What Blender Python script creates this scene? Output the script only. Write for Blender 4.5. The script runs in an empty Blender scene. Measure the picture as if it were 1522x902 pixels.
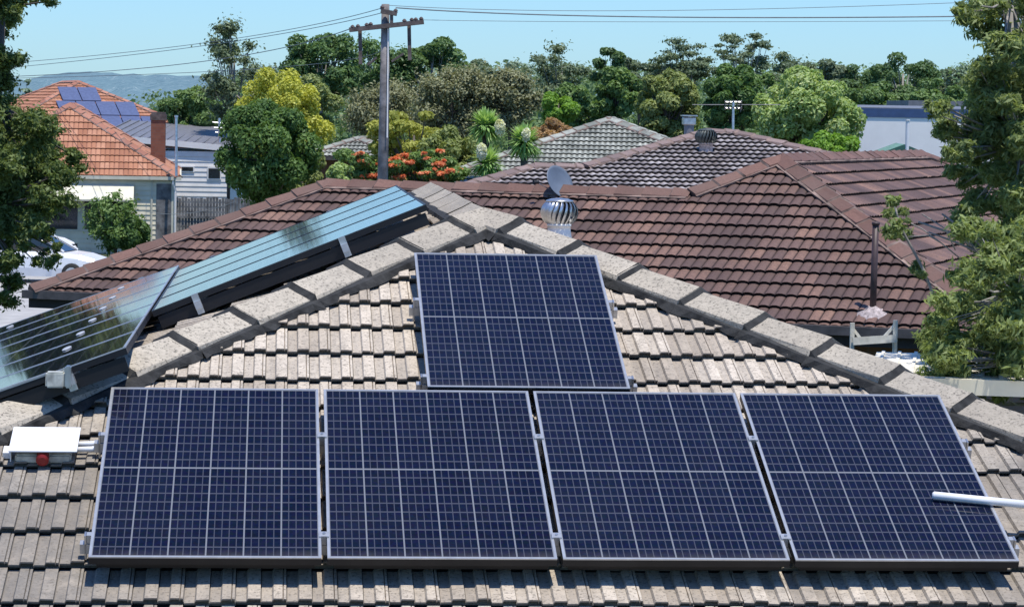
import bpy, bmesh, math, random
import numpy as np
from mathutils import Vector, Matrix
R = math.radians
random.seed(7); rng = np.random.default_rng(7)
C = bpy.data.collections.new('scene'); bpy.context.scene.collection.children.link(C)
SC = bpy.context.scene
V = Vector
# ------------------------------------------------------------------ camera (solved from the panels)
F, YAW, PIT, ROL = 4156.24, 0.083721, 0.067516, 0.017615
CAM = V((0.7985, -12.0225, 1.92856))
FW = V((math.sin(YAW)*math.cos(PIT), math.cos(YAW)*math.cos(PIT), -math.sin(PIT)))
_rt = V((math.cos(YAW), -math.sin(YAW), 0)); _up = _rt.cross(FW)
RT = _rt*math.cos(ROL) + _up*math.sin(ROL); UP = _up*math.cos(ROL) - _rt*math.sin(ROL)
GZ = -3.35
def ray(px, py):
    return FW + RT*((px-761)/F) - UP*((py-451)/F)
def at(px, py, d):
    "world point seen at photo pixel px,py, d metres out"
    return CAM + ray(px, py)*d
def onpl(px, py, P, n):
    r = ray(px, py); return CAM + r*(((P-CAM).dot(n))/r.dot(n))
cam = bpy.data.cameras.new('camera'); co = bpy.data.objects.new('camera', cam); C.objects.link(co)
cam.sensor_width = 36; cam.lens = F/1522*36; cam.clip_end = 20000; cam.clip_start = .1
co.matrix_world = Matrix(((RT.x, UP.x, -FW.x, CAM.x), (RT.y, UP.y, -FW.y, CAM.y), (RT.z, UP.z, -FW.z, CAM.z), (0, 0, 0, 1)))
SC.camera = co
# ------------------------------------------------------------------ node material helper
class NM:
    def __init__(s, name):
        s.m = bpy.data.materials.new(name); s.m.use_nodes = True
        s.t = s.m.node_tree; s.n = s.t.nodes; s.b = s.n['Principled BSDF']; s.out = s.n['Material Output']
    def new(s, typ, ins=None, **kw):
        x = s.n.new(typ)
        for k, v in kw.items(): setattr(x, k, v)
        for k, v in (ins or {}).items(): s.put(x.inputs[k], v)
        return x
    def put(s, sock, v):
        if hasattr(v, 'links') or isinstance(v, bpy.types.NodeSocket): s.t.links.new(v, sock)
        elif isinstance(v, tuple) and len(v) == 3 and sock.type == 'RGBA': sock.default_value = (*v, 1)
        else: sock.default_value = v
    def math(s, op, a, b=None, clamp=False):
        x = s.n.new('ShaderNodeMath'); x.operation = op; x.use_clamp = clamp
        s.put(x.inputs[0], a)
        if b is not None: s.put(x.inputs[1], b)
        return x.outputs[0]
    def mix(s, f, a, b, mode='MIX'):
        x = s.n.new('ShaderNodeMix'); x.data_type = 'RGBA'; x.blend_type = mode
        s.put(x.inputs[0], f); s.put(x.inputs[6], a); s.put(x.inputs[7], b); return x.outputs[2]
    def noise(s, scale, detail=4, rough=.55, vec=None):
        x = s.new('ShaderNodeTexNoise', {'Scale': scale, 'Detail': detail, 'Roughness': rough})
        s.put(x.inputs['Vector'], vec if vec is not None else s.coord()); return x.outputs['Fac']
    def coord(s, k='Object'):
        if not hasattr(s, 'tc'): s.tc = s.n.new('ShaderNodeTexCoord')
        return s.tc.outputs[k]
    def ramp(s, f, *stops):
        x = s.n.new('ShaderNodeValToRGB'); s.put(x.inputs[0], f); e = x.color_ramp.elements
        while len(e) < len(stops): e.new(.5)
        for q, (p, c) in zip(e, stops):
            q.position = p; q.color = (*c, 1) if isinstance(c, tuple) else (c, c, c, 1)
        return x.outputs[0]
    def attr(s, name):
        x = s.n.new('ShaderNodeAttribute'); x.attribute_name = name; return x.outputs['Fac']
    def bump(s, h, st=.3, dist=.01):
        x = s.new('ShaderNodeBump', {'Strength': st, 'Distance': dist, 'Height': h}); s.put(s.b.inputs['Normal'], x.outputs[0])
    def done(s, col=None, rough=None, metal=None, spec=None):
        if col is not None: s.put(s.b.inputs['Base Color'], col)
        if rough is not None: s.put(s.b.inputs['Roughness'], rough)
        if metal is not None: s.put(s.b.inputs['Metallic'], metal)
        if spec is not None: s.put(s.b.inputs['Specular IOR Level'], spec)
        return s.m
def plain(name, col, rough=.6, metal=0, var=.15, scale=6, spec=.5, bump=0):
    m = NM(name); n = m.noise(scale, 5)
    dark = tuple(c*(1-var*1.6) for c in col); lite = tuple(min(1, c*(1+var)) for c in col)
    c = m.ramp(n, (.3, dark), (.7, lite))
    if bump: m.bump(m.noise(scale*6, 3), bump, .01)
    return m.done(c, rough, metal, spec)
M = {}
def tilemat(name, dark, mid, lite, dirt_shade, dirt_shade_amt, speck, rough=.85, spec=.3, moss=None, shade_stain=0):
    m = NM(name); r = m.attr('rnd'); pan = m.attr('pan')
    big = m.noise(1.1, 3); fine = m.noise(22, 6, .75); sp = m.noise(62, 4, .65)
    c = m.ramp(r, (0, dark), (.5, mid), (1, lite))
    c = m.mix(m.math('MULTIPLY', m.ramp(fine, (.42, 0.), (.66, 1.)), .55), c, tuple(x*.55 for x in mid))
    if shade_stain:
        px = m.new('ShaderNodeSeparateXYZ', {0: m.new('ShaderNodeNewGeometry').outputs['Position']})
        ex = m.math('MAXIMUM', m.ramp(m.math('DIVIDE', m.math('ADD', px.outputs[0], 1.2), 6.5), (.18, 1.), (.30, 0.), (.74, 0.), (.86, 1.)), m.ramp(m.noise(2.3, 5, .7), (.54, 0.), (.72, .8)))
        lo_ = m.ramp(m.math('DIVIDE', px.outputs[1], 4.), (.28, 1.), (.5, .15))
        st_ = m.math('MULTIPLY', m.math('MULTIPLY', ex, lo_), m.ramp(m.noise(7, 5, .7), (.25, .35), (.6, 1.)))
        c = m.mix(m.math('MULTIPLY', st_, shade_stain), c, (.15, .145, .135))  # tree shade painted on tiles at both lower sides, plus stain blotches
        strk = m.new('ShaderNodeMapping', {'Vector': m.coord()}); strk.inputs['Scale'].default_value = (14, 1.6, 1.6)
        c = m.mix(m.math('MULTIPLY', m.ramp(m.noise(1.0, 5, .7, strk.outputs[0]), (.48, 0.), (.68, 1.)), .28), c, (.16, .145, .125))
    f = m.math('MULTIPLY', m.ramp(sp, (.545, 0.), (.62, 1.)), speck)
    c = m.mix(f, c, tuple(x*.28 for x in mid))
    d = m.math('ADD', m.math('MULTIPLY', pan, .55), m.math('MULTIPLY', m.ramp(big, (.4, 0.), (.66, 1.)), .45))
    c = m.mix(m.math('MULTIPLY', d, dirt_shade_amt), c, dirt_shade)  # dirt, plus painted shade where pan marks tile noses and valleys
    if moss: c = m.mix(m.math('MULTIPLY', m.ramp(m.noise(5.5, 4), (.56, 0.), (.68, 1.)), moss[1]), c, moss[0])
    m.bump(m.math('ADD', fine, m.math('MULTIPLY', sp, -.5)), .8, .008)
    return m.done(c, rough, 0, spec)
M['concrete'] = tilemat('weathered_concrete_tile', (.50, .42, .325), (.62, .53, .42), (.74, .645, .52), (.17, .155, .14), .42, .75, shade_stain=.75)
M['cap'] = tilemat('weathered_concrete_cap', (.47, .41, .325), (.54, .475, .375), (.61, .54, .435), (.19, .175, .155), .62, .9)
M['brown'] = tilemat('glazed_brown_tile', (.115, .074, .062), (.175, .108, .09), (.31, .18, .13), (.045, .028, .024), .6, .25, .6, .3)
M['browncap'] = tilemat('brown_ridge_tile', (.13, .066, .05), (.17, .085, .064), (.22, .11, .082), (.22, .17, .14), .5, .2, .7, .4)
M['grey'] = tilemat('grey_glazed_tile', (.36, .31, .29), (.54, .48, .455), (.72, .66, .63), (.075, .062, .058), .85, .1, .4, .4)  # glaze highlights painted as pale roll tops between dark valleys
M['greycap'] = tilemat('rose_grey_ridge_tile', (.20, .14, .125), (.27, .19, .17), (.34, .25, .22), (.16, .13, .12), .5, .2, .7, .4)
M['sage'] = tilemat('grey_green_tile', (.32, .33, .28), (.45, .46, .395), (.58, .59, .51), (.05, .055, .045), .95, .1, .6, .4)  # roll highlights put into the colour too: pale tops, dark valleys
M['orange'] = tilemat('orange_terracotta_tile', (.38, .16, .085), (.50, .225, .125), (.60, .31, .19), (.24, .105, .07), .5, .15, .7, .3)
M['orangecap'] = tilemat('terracotta_ridge_tile', (.30, .11, .07), (.42, .16, .10), (.55, .24, .15), (.45, .36, .30), .4, .2)
M['mortar'] = plain('dark_grey_pointing', (.034, .034, .033), .9, var=.45, scale=14, bump=.4)
M['brownmortar'] = plain('pale_pointing', (.24, .17, .14), .9, var=.5, scale=4)
M['underlay'] = plain('roof_underlay', (.03, .027, .025), .95)
M['alu'] = plain('brushed_aluminium', (.56, .57, .58), .42, .7, .08, 20)
M['steel'] = plain('galvanised_steel', (.60, .61, .62), .32, .85, .2, 9)
M['darkframe'] = plain('dark_anodised_frame', (.05, .055, .06), .5, .3)
M['spotgrey'] = plain('pale_grey_spot', (.42, .44, .46), .5)
M['blackframe'] = plain('black_shade_strip', (.012, .012, .014), .45, .2)
M['whiteplastic'] = plain('white_plastic', (.80, .80, .80), .4, 0, .04)
M['offwhite'] = plain('aged_white_plastic', (.52, .53, .47), .6, 0, .3, 18)
M['red'] = plain('red_plastic', (.28, .012, .012), .5, 0, .05)
M['timberpole'] = plain('weathered_pole_timber', (.27, .245, .235), .9, 0, .4, 3, bump=.5)
M['rusty'] = plain('dark_rusty_timber', (.13, .105, .095), .9, 0, .3)
M['black'] = plain('black_plastic', (.02, .02, .02), .6)
M['wire'] = plain('power_wire', (.16, .19, .21), .7)
M['insul'] = plain('insulator_ceramic', (.10, .07, .06), .4)
M['whitewall'] = plain('white_render', (.90, .87, .82), .8, 0, .03, 2)
M['creamwall'] = plain('cream_weatherboard', (.86, .79, .60), .7, 0, .08, 2)
M['whiteboard'] = plain('white_weatherboard', (.90, .86, .80), .7, 0, .06, 2)
M['cream'] = plain('cream_paint', (.70, .66, .52), .6, 0, .08, 3)
M['creamsteel'] = plain('cream_painted_steel', (.84, .79, .66), .55, 0, .15, 12)
M['darkgutter'] = plain('dark_brown_gutter', (.10, .085, .08), .5, 0, .25, 6)
M['darkwall'] = plain('dark_fascia', (.03, .026, .024), .8)
M['glass'] = plain('window_glass', (.02, .025, .03), .08, 0, .1, spec=.8)
M['pvcpipe'] = plain('brown_vent_pipe', (.075, .045, .042), .5, 0, .2, 10)
M['lead'] = plain('lead_flashing', (.50, .42, .40), .8, 0, .35, 25)
M['dish'] = plain('satellite_grey', (.17, .205, .25), .45, .2, .08)
M['roofgrey'] = plain('grey_metal_roof', (.20, .20, .215), .5, .1, .15)
M['blueroof'] = plain('blue_metal_fascia', (.045, .085, .19), .5, 0, .1)
M['greenroof'] = plain('mint_metal_roof', (.33, .50, .40), .5, 0, .15)
M['greentrim'] = plain('dark_green_trim', (.05, .14, .10), .5, 0, .1)
M['fence'] = plain('grey_paling', (.20, .195, .19), .9, 0, .4, 4)
M['concreteground'] = plain('concrete_paving', (.42, .41, .39), .9, 0, .15, 1.5)
M['carpaint'] = plain('white_car_paint', (.78, .79, .80), .2, 0, .03, spec=.8)
M['tyre'] = plain('tyre_rubber', (.02, .02, .02), .8)
M['blanket'] = plain('dark_terracotta_turbine', (.085, .10, .095), .5, .3, .3, 15)
def brickmat(name, c1, c2, mortar, scale=3.0):
    m = NM(name)
    b = m.new('ShaderNodeTexBrick', {'Vector': m.coord(), 'Color1': c1, 'Color2': c2, 'Mortar': mortar, 'Scale': scale, 'Mortar Size': .012})
    mp = m.new('ShaderNodeMapping', {'Vector': m.coord()}); mp.inputs['Rotation'].default_value = (R(90), 0, 0)
    m.t.links.new(mp.outputs[0], b.inputs['Vector'])
    c = m.mix(m.math('MULTIPLY', m.noise(4), .5), b.outputs['Color'], tuple(x*.4 for x in c1))
    return m.done(c, .9)
M['brick'] = brickmat('brown_brick', (.17, .085, .05), (.22, .12, .07), (.16, .14, .12), 3.2)
M['redbrick'] = brickmat('red_brick', (.24, .09, .055), (.30, .13, .08), (.20, .14, .12), 2.4)
# solar glass
def solarmat(name='solar_cells', spec=.09):
    m = NM(name); uv = m.new('ShaderNodeSeparateXYZ', {0: m.coord('UV')})
    u, v = uv.outputs[0], uv.outputs[1]
    def line(x, n, w):
        return m.math('LESS_THAN', m.math('PINGPONG', m.math('MULTIPLY', x, float(n)), .5), w)
    thin = m.math('MAXIMUM', line(u, 30, .066), line(v, 20, .066))
    # busbar lines are fainter than cell gaps
    thick = m.math('MAXIMUM', line(u, 6, .021), line(v, 2, .0085))
    cell = m.new('ShaderNodeCombineXYZ', {0: m.math('FLOOR', m.math('MULTIPLY', u, 6.)), 1: m.math('FLOOR', m.math('MULTIPLY', v, 20.)), 2: m.new('ShaderNodeObjectInfo').outputs['Random']})
    wn = m.new('ShaderNodeTexWhiteNoise', {'Vector': cell.outputs[0]}).outputs[0]
    crys = m.new('ShaderNodeTexVoronoi', {'Vector': m.coord('Object'), 'Scale': 60.}).outputs['Color']
    c = m.ramp(wn, (0, (.0015, .002, .009)), (1, (.005, .0065, .020)))
    rn = m.new('ShaderNodeObjectInfo').outputs['Random']
    c = m.mix(m.math('MULTIPLY', rn, .6), c, (.007, .011, .030))
    c = m.mix(.25, c, m.mix(1., crys, (.012, .016, .05), 'MULTIPLY'))
    c = m.mix(m.math('MULTIPLY', thin, .8), c, (.072, .077, .10))
    c = m.mix(thick, c, (.18, .19, .21))
    dust = m.noise(3, 5)
    low = m.math('MULTIPLY', m.ramp(v, (0., 1.), (.045, 0.)), m.ramp(m.noise(9, 5, .7), (.3, .1), (.7, 1.)))
    c = m.mix(m.math('MULTIPLY', low, .16), c, (.30, .27, .22))
    c = m.mix(m.math('MULTIPLY', m.ramp(dust, (.4, 0.), (.85, 1.)), .012), c, (.5, .5, .5))
    return m.done(c, .045, 0, spec)
M['solar'] = solarmat(); M['solar_left'] = solarmat('solar_cells_left_slope', .55)
# foliage materials
def leafmat(name, dark, mid, lite, trans=.35, gloss=.02):
    m = NM(name); t = m.math('ADD', m.math('MULTIPLY', m.attr('tint'), .75), .12); trans = min(.5, trans+.1)
    n = m.noise(.8, 3); f = m.math('ADD', m.math('MULTIPLY', t, .75), m.math('MULTIPLY', n, .3))
    k_ = 2.9
    dark, mid, lite = (tuple(min(.9, x*k_*w_) for x, w_ in zip(q, (1.1, 1., .82))) for q in (dark, mid, lite))
    c = m.ramp(f, (.1, dark), (.5, mid), (.95, lite))
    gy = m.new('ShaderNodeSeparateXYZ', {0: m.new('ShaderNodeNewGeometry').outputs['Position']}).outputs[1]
    c = m.mix(m.math('MULTIPLY', m.math('SUBTRACT', gy, 70.), .0028, True), c, (.23, .31, .24))  # distance haze mixed into the leaf colour
    d = m.new('ShaderNodeBsdfDiffuse', {'Color': c}); tr = m.new('ShaderNodeBsdfTranslucent', {'Color': m.mix(1., c, (1., 1., .55), 'MULTIPLY')})
    g = m.new('ShaderNodeBsdfGlossy', {'Color': (.8, .85, .8), 'Roughness': .5})
    a = m.new('ShaderNodeMixShader', {0: trans, 1: d.outputs[0], 2: tr.outputs[0]})
    b = m.new('ShaderNodeMixShader', {0: gloss, 1: a.outputs[0], 2: g.outputs[0]})
    m.t.links.new(b.outputs[0], m.out.inputs[0]); m.n.remove(m.b); return m.m
def L(name, k, *a): M[k] = leafmat(name, *a)
L('near_olive_leaves', 'l_near', (.018, .030, .012), (.050, .075, .028), (.13, .17, .075), .3)
L('near_bright_leaves', 'l_right', (.034, .052, .026), (.085, .118, .055), (.20, .245, .135), .4)
L('deep_green_leaves', 'l_deep', (.016, .035, .014), (.040, .078, .028), (.085, .145, .045), .3)
L('mid_green_leaves', 'l_mid', (.025, .050, .020), (.060, .105, .038), (.12, .18, .065), .3)
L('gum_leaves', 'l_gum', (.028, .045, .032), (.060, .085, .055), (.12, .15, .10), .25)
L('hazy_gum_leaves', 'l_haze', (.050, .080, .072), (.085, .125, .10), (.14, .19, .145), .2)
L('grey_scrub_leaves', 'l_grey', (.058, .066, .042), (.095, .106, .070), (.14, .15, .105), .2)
L('olive_leaves', 'l_olive', (.045, .065, .025), (.10, .13, .055), (.18, .21, .10), .3)
L('bright_green_leaves', 'l_bright', (.03, .065, .012), (.07, .14, .025), (.15, .24, .06), .35)
L('variegated_leaves', 'l_varie', (.04, .07, .03), (.13, .19, .08), (.38, .44, .24), .3)
L('yellow_blossom', 'l_yellow', (.08, .10, .02), (.20, .22, .045), (.38, .38, .12), .3)
L('orange_blossom', 'l_orange', (.17, .055, .03), (.30, .10, .055), (.40, .19, .12), .3)
L('yellow_olive_leaves', 'l_yolive', (.06, .075, .02), (.13, .15, .04), (.24, .25, .07), .3)
L('russet_leaves', 'l_russet', (.10, .07, .045), (.17, .12, .075), (.24, .19, .12), .3)
L('white_petals', 'l_white', (.28, .29, .22), (.36, .37, .31), (.42, .43, .38), .3)
L('yucca_leaves', 'l_yucca', (.03, .065, .03), (.08, .15, .06), (.20, .28, .13), .3)
M['bark'] = plain('grey_brown_bark', (.13, .11, .095), .9, 0, .4, 3, bump=.5)
M['palebark'] = plain('pale_gum_bark', (.32, .30, .27), .8, 0, .3, 2)
def groundmat():
    m = NM('suburban_ground'); n = m.noise(.05, 6, .6); n2 = m.noise(1.5, 5)
    c = m.ramp(n, (.35, (.035, .055, .02)), (.55, (.07, .085, .035)), (.7, (.12, .11, .07)))
    c = m.mix(m.math('MULTIPLY', n2, .5), c, (.05, .06, .03)); return m.done(c, 1)
M['ground'] = groundmat()
def hillmat():
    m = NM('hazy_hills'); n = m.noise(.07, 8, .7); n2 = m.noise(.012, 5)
    c = m.ramp(n, (.35, (.085, .15, .19)), (.52, (.15, .24, .28)), (.68, (.25, .34, .36)))  # aerial haze put into the hill colours
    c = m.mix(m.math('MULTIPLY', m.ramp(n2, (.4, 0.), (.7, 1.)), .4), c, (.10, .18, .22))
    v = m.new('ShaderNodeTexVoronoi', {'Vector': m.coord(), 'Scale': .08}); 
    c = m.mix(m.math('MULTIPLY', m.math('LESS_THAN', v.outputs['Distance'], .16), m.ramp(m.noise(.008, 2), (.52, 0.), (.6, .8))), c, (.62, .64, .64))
    return m.done(c, 1, 0, 0)
M['hill'] = hillmat()
# ------------------------------------------------------------------ objects
def tag(o, label=None, cat=None, group=None, kind=None):
    if label: o['label'] = label
    if cat: o['category'] = cat
    if group: o['group'] = group
    if kind: o['kind'] = kind
    return o
def thing(name, label, cat, loc=(0, 0, 0), group=None):
    o = bpy.data.objects.new(name, None); C.objects.link(o); o.location = loc; o.empty_display_size = .2
    return tag(o, label, cat, group)
def link(name, me, mat, parent=None, loc=None):
    if mat is not None and not me.materials: me.materials.append(M[mat] if isinstance(mat, str) else mat)
    o = bpy.data.objects.new(name, me); C.objects.link(o)
    if parent is not None:
        # meshes are written in world coordinates: move them into the root's frame
        r = parent; off = V((0, 0, 0))
        while r is not None: off += r.location; r = r.parent
        me.transform(Matrix.Translation(-off)); o.parent = parent
    return o
def obj(name, bm, mat, parent=None, smooth=False):
    me = bpy.data.meshes.new(name); bm.normal_update(); bm.to_mesh(me); bm.free()
    if smooth:
        for p in me.polygons: p.use_smooth = True
    return link(name, me, mat, parent)
def top(name, bm, mat, label, cat, group=None, kind=None, smooth=False):
    "a thing that is one mesh; origin at its base centre"
    xs = [v.co for v in bm.verts]; c = V(((min(v.x for v in xs)+max(v.x for v in xs))/2, (min(v.y for v in xs)+max(v.y for v in xs))/2, min(v.z for v in xs)))
    bmesh.ops.translate(bm, verts=bm.verts, vec=-c)
    o = obj(name, bm, mat, None, smooth); o.location = c
    return tag(o, label, cat, group, kind)
BM = bmesh.new
def hexa(bm, P):
    "8 corners: 4 bottom ccw, 4 top ccw"
    v = [bm.verts.new(p) for p in P]
    for f in ((3, 2, 1, 0), (4, 5, 6, 7), (0, 1, 5, 4), (1, 2, 6, 5), (2, 3, 7, 6), (3, 0, 4, 7)): bm.faces.new([v[i] for i in f])
    return v
def obox(bm, o, ex, ey, ez, x, y, z):
    "box in a frame: x,y,z are (min,max) along unit axes from o"
    P = []
    for k in z:
        for (i, j) in ((0, 0), (1, 0), (1, 1), (0, 1)): P.append(o + ex*x[i] + ey*y[j] + ez*k)
    return hexa(bm, P)
X_, Y_, Z_ = V((1, 0, 0)), V((0, 1, 0)), V((0, 0, 1)); O_ = V((0, 0, 0))
def box(bm, x, y, z): return obox(bm, O_, X_, Y_, Z_, x, y, z)
def tube(bm, pts, rad, seg=8, cap=True):
    pts = [V(p) for p in pts]; rad = rad if isinstance(rad, (list, tuple)) else [rad]*len(pts)
    rings = []
    for i, p in enumerate(pts):
        d = (pts[min(i+1, len(pts)-1)] - pts[max(i-1, 0)]).normalized()
        a = d.cross(Z_ if abs(d.z) < .9 else X_).normalized(); b = d.cross(a)
        rings.append([bm.verts.new(p + (a*math.cos(t*2*math.pi/seg) + b*math.sin(t*2*math.pi/seg))*rad[i]) for t in range(seg)])
    for r0, r1 in zip(rings, rings[1:]):
        for t in range(seg): bm.faces.new((r0[t], r0[(t+1) % seg], r1[(t+1) % seg], r1[t]))
    if cap:
        bm.faces.new(rings[0][::-1]); bm.faces.new(rings[-1])
def lathe(bm, c, prof, seg=24, ax=Z_, ex=X_):
    ey = ax.cross(ex); rings = []
    for r, h in prof:
        rings.append([bm.verts.new(c + ax*h + (ex*math.cos(t*2*math.pi/seg) + ey*math.sin(t*2*math.pi/seg))*max(r, 1e-4)) for t in range(seg)])
    for r0, r1 in zip(rings, rings[1:]):
        for t in range(seg): bm.faces.new((r0[t], r0[(t+1) % seg], r1[(t+1) % seg], r1[t]))
    bm.faces.new(rings[0][::-1]); bm.faces.new(rings[-1])
# ------------------------------------------------------------------ roofs
def tile_bm(bm, P0, e, up, n, poly, gauge, pitch, v0, u0, style, step=.036, jit=.002):
    "rows of overlapping tiles over the convex polygon poly (u,v), clipped to it"
    b = BM(); rl = b.faces.layers.float.new('rnd'); pl = b.verts.layers.float.new('pan')
    us = [q[0] for q in poly]; vs = [q[1] for q in poly]
    if style == 'flat2':      # two flat raised strips per tile, interlocking groove
        prof = []
        for s in (0, 1):
            a = s*.5
            prof += [(a+.0, .000, 1), (a+.20, .000, 1), (a+.235, .014, 0)]
            if s == 0: prof += [(a+.478, .014, 0), (a+.482, -.004, 4), (a+.4999, -.004, 4)]
            else: prof += [(a+.405, .014, 0), (a+.418, .004, 1), (a+.430, .013, .2), (a+.478, .012, .2), (a+.482, -.004, 4), (a+.4999, -.004, 4)]
    elif style == 'wave':     # two shallow rolls
        prof = [(s*.5+k/8*.5, .0055*(1-math.cos(k/8*2*math.pi)), 1-k/8*0 if k in (0, 8) else .5-.5*math.cos(math.pi+k/8*2*math.pi)) for s in (0, 1) for k in range(8)] + [(.9999, 0, 1)]
    elif style == 'slab':
        prof = [(s_*.5+a_, h_, p_) for s_ in (0, 1) for a_, h_, p_ in ((0., 0., 3), (.035, .010, .3), (.15, .019, 0), (.30, .020, 0), (.43, .010, .3), (.475, 0., 3))] + [(.9999, 0, 3)]
    elif style == 'roman':
        prof = [(s_*.5+k/6*.5, .012*(1-math.cos(k/6*2*math.pi)), .5+.5*math.cos(k/6*2*math.pi)) for s_ in (0, 1) for k in range(6)] + [(.9999, 0, 1)]
    else:                     # 'roll': one bold roll per tile
        prof = [(k/8, .028*max(0, math.sin((k/8-.15)/.85*math.pi)) if k > 1 else 0, 1-max(0, math.sin(k/8*math.pi))) for k in range(8)] + [(.9999, 0, 1)]
    r0 = math.floor((min(vs)-v0)/gauge); r1 = math.ceil((max(vs)-v0)/gauge)
    c0 = math.floor((min(us)-u0)/pitch)-1; c1 = math.ceil((max(us)-u0)/pitch)+1
    def half(u, v, pad):
        ins = True
        for (a, c) in zip(poly, poly[1:]+poly[:1]):
            dx, dy = c[0]-a[0], c[1]-a[1]; L_ = math.hypot(dx, dy)
            if (dx*(v-a[1]) - dy*(u-a[0]))/L_ < -pad: return False
        return True
    for r in range(r0, r1):
        vb = v0 + r*gauge
        for c in range(c0, c1):
            ub = u0 + c*pitch + (pitch*.5 if r % 2 and style != 'roll' else 0)
            if not half(ub+pitch/2, vb+gauge/2, max(pitch, gauge)): continue
            rv = random.random(); j0, j1 = random.gauss(0, jit), random.gauss(0, jit); dv = random.gauss(0, jit*1.6)
            lo, hi, bt = [], [], []
            for (pu, ph, pp) in prof:
                hh = step + ph + j0*(1-pu) + j1*pu
                q = P0 + e*(ub+pu*pitch)
                a = b.verts.new(q + up*(vb+dv) + n*hh); d = b.verts.new(q + up*(vb+gauge+.004) + n*(ph*1.0 + .0)); g = b.verts.new(q + up*(vb+dv+.035) + n*(-.004))
                a[pl] = pp; d[pl] = pp; g[pl] = 1.
                g2 = b.verts.new(q + up*(vb+dv) + n*(hh-.008)); g3 = b.verts.new(q + up*(vb+dv+.03) + n*(hh-.010)); g2[pl] = 4.; g3[pl] = 5.  # tile nose and recess coloured dark as the shade under each row
                lo.append(a); hi.append(d); bt.append((g2, g3, g))
            for k in range(len(prof)-1):
                f = b.faces.new((lo[k], lo[k+1], hi[k+1], hi[k])); f[rl] = rv
                f = b.faces.new((bt[k][0], bt[k+1][0], lo[k+1], lo[k])); f[rl] = 0
                f = b.faces.new((bt[k][1], bt[k+1][1], bt[k+1][0], bt[k][0])); f[rl] = 0
                f = b.faces.new((bt[k][2], bt[k+1][2], bt[k+1][1], bt[k][1])); f[rl] = 0
    for (a, c) in zip(poly, poly[1:]+poly[:1]):
        A = P0 + e*a[0] + up*a[1]; B = P0 + e*c[0] + up*c[1]
        no = (B-A).cross(n).normalized()      # outward for ccw
        bmesh.ops.bisect_plane(b, geom=b.verts[:]+b.edges[:]+b.faces[:], plane_co=A, plane_no=no, clear_outer=True)
    # underlay
    me = bpy.data.meshes.new('t'); b.to_mesh(me); b.free(); bm.from_mesh(me); bpy.data.meshes.remove(me)
def tile_layers(bm):
    bm.faces.layers.float.new('rnd'); bm.verts.layers.float.new('pan')
def caps(bc, bmort, plo, phi, nA, nB, w=.165, ln=.44, th=.030, lift=.026, crown=.038, bed=True, bedw=.045, jointw=.036):
    "ridge/hip tiles laid from the low end up; joint mortar and bedding go to bmort"
    rl = bc.faces.layers.float.get('rnd'); pl = bc.verts.layers.float.get('pan')
    d = (phi-plo); D = d.length; d.normalize(); up = (nA+nB).normalized()
    def side(nn, other):
        s = d.cross(nn).normalized()
        if s.dot(other) > 0: s = -s       # point away from the other face
        return s
    sA = side(nA, V((0, 0, 1))); sB = side(nB, V((0, 0, 1)))
    k = 0; s = 0.
    while s < D-.05:
        e_ = min(s+ln+.05, D+.02); rv = random.random(); jl = random.gauss(0, .003)
        for which in (0, 1):
            def ring(t, w_, lf):
                c = plo + d*t + up*lf
                return [c + sA*w_ - up*.012 - nA*0 + nA*(.012), c + sA*w_*.93 + nA*(th), c + sA*w_*.35 + up*crown*.85 + nA*.01, c + up*(crown+.016), c + sB*w_*.35 + up*crown*.85 + nB*.01, c + sB*w_*.93 + nB*th, c + sB*w_ - up*.012 + nB*.012]
            if which == 0:
                wj = random.uniform(-.012, .012); a = [bc.verts.new(p + sA*random.gauss(0, .004)) for p in ring(s+random.gauss(0, .006), w*1.07+wj, .030+lift+jl)]; b = [bc.verts.new(p) for p in ring(e_, w*.92+wj, .030)]
                for q in a+b: q[pl] = .25
                for i in range(6):
                    f = bc.faces.new((a[i], a[i+1], b[i+1], b[i])); f[rl] = rv
                f = bc.faces.new(a[::-1]); f[rl] = 0
            elif bmort is not None and k > 0:
                t0 = s - jointw - random.random()*.008
                a = [bmort.verts.new(p - up*.006) for p in ring(t0, w*1.0, .034)]
                b = [bmort.verts.new(p - up*.001) for p in ring(s+.004, w*1.03, .034+lift)]
                for i in range(6): bmort.faces.new((a[i], a[i+1], b[i+1], b[i]))
                bmort.faces.new(a[::-1])
        if bmort is not None and bed:
            for (sd, nn) in ((sA, nA), (sB, nB)):
                m = 8; prev = None
                for i in range(m+1):
                    t = s + (min(s+ln, D)-s)*i/m
                    ww = w + bedw*(.6 + .9*random.random()*(.5+.5*math.cos(i/m*2*math.pi))) 
                    c = plo + d*t
                    pa = bmort.verts.new(c + sd*(w*.8) + nn*.06); pb = bmort.verts.new(c + sd*(w+.012) + nn*(.062)); pc = bmort.verts.new(c + sd*ww + nn*(.030))
                    if prev: bmort.faces.new((prev[0], prev[1], pb, pa)); bmort.faces.new((prev[1], prev[2], pc, pb))
                    prev = (pa, pb, pc)
        s += ln; k += 1
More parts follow.
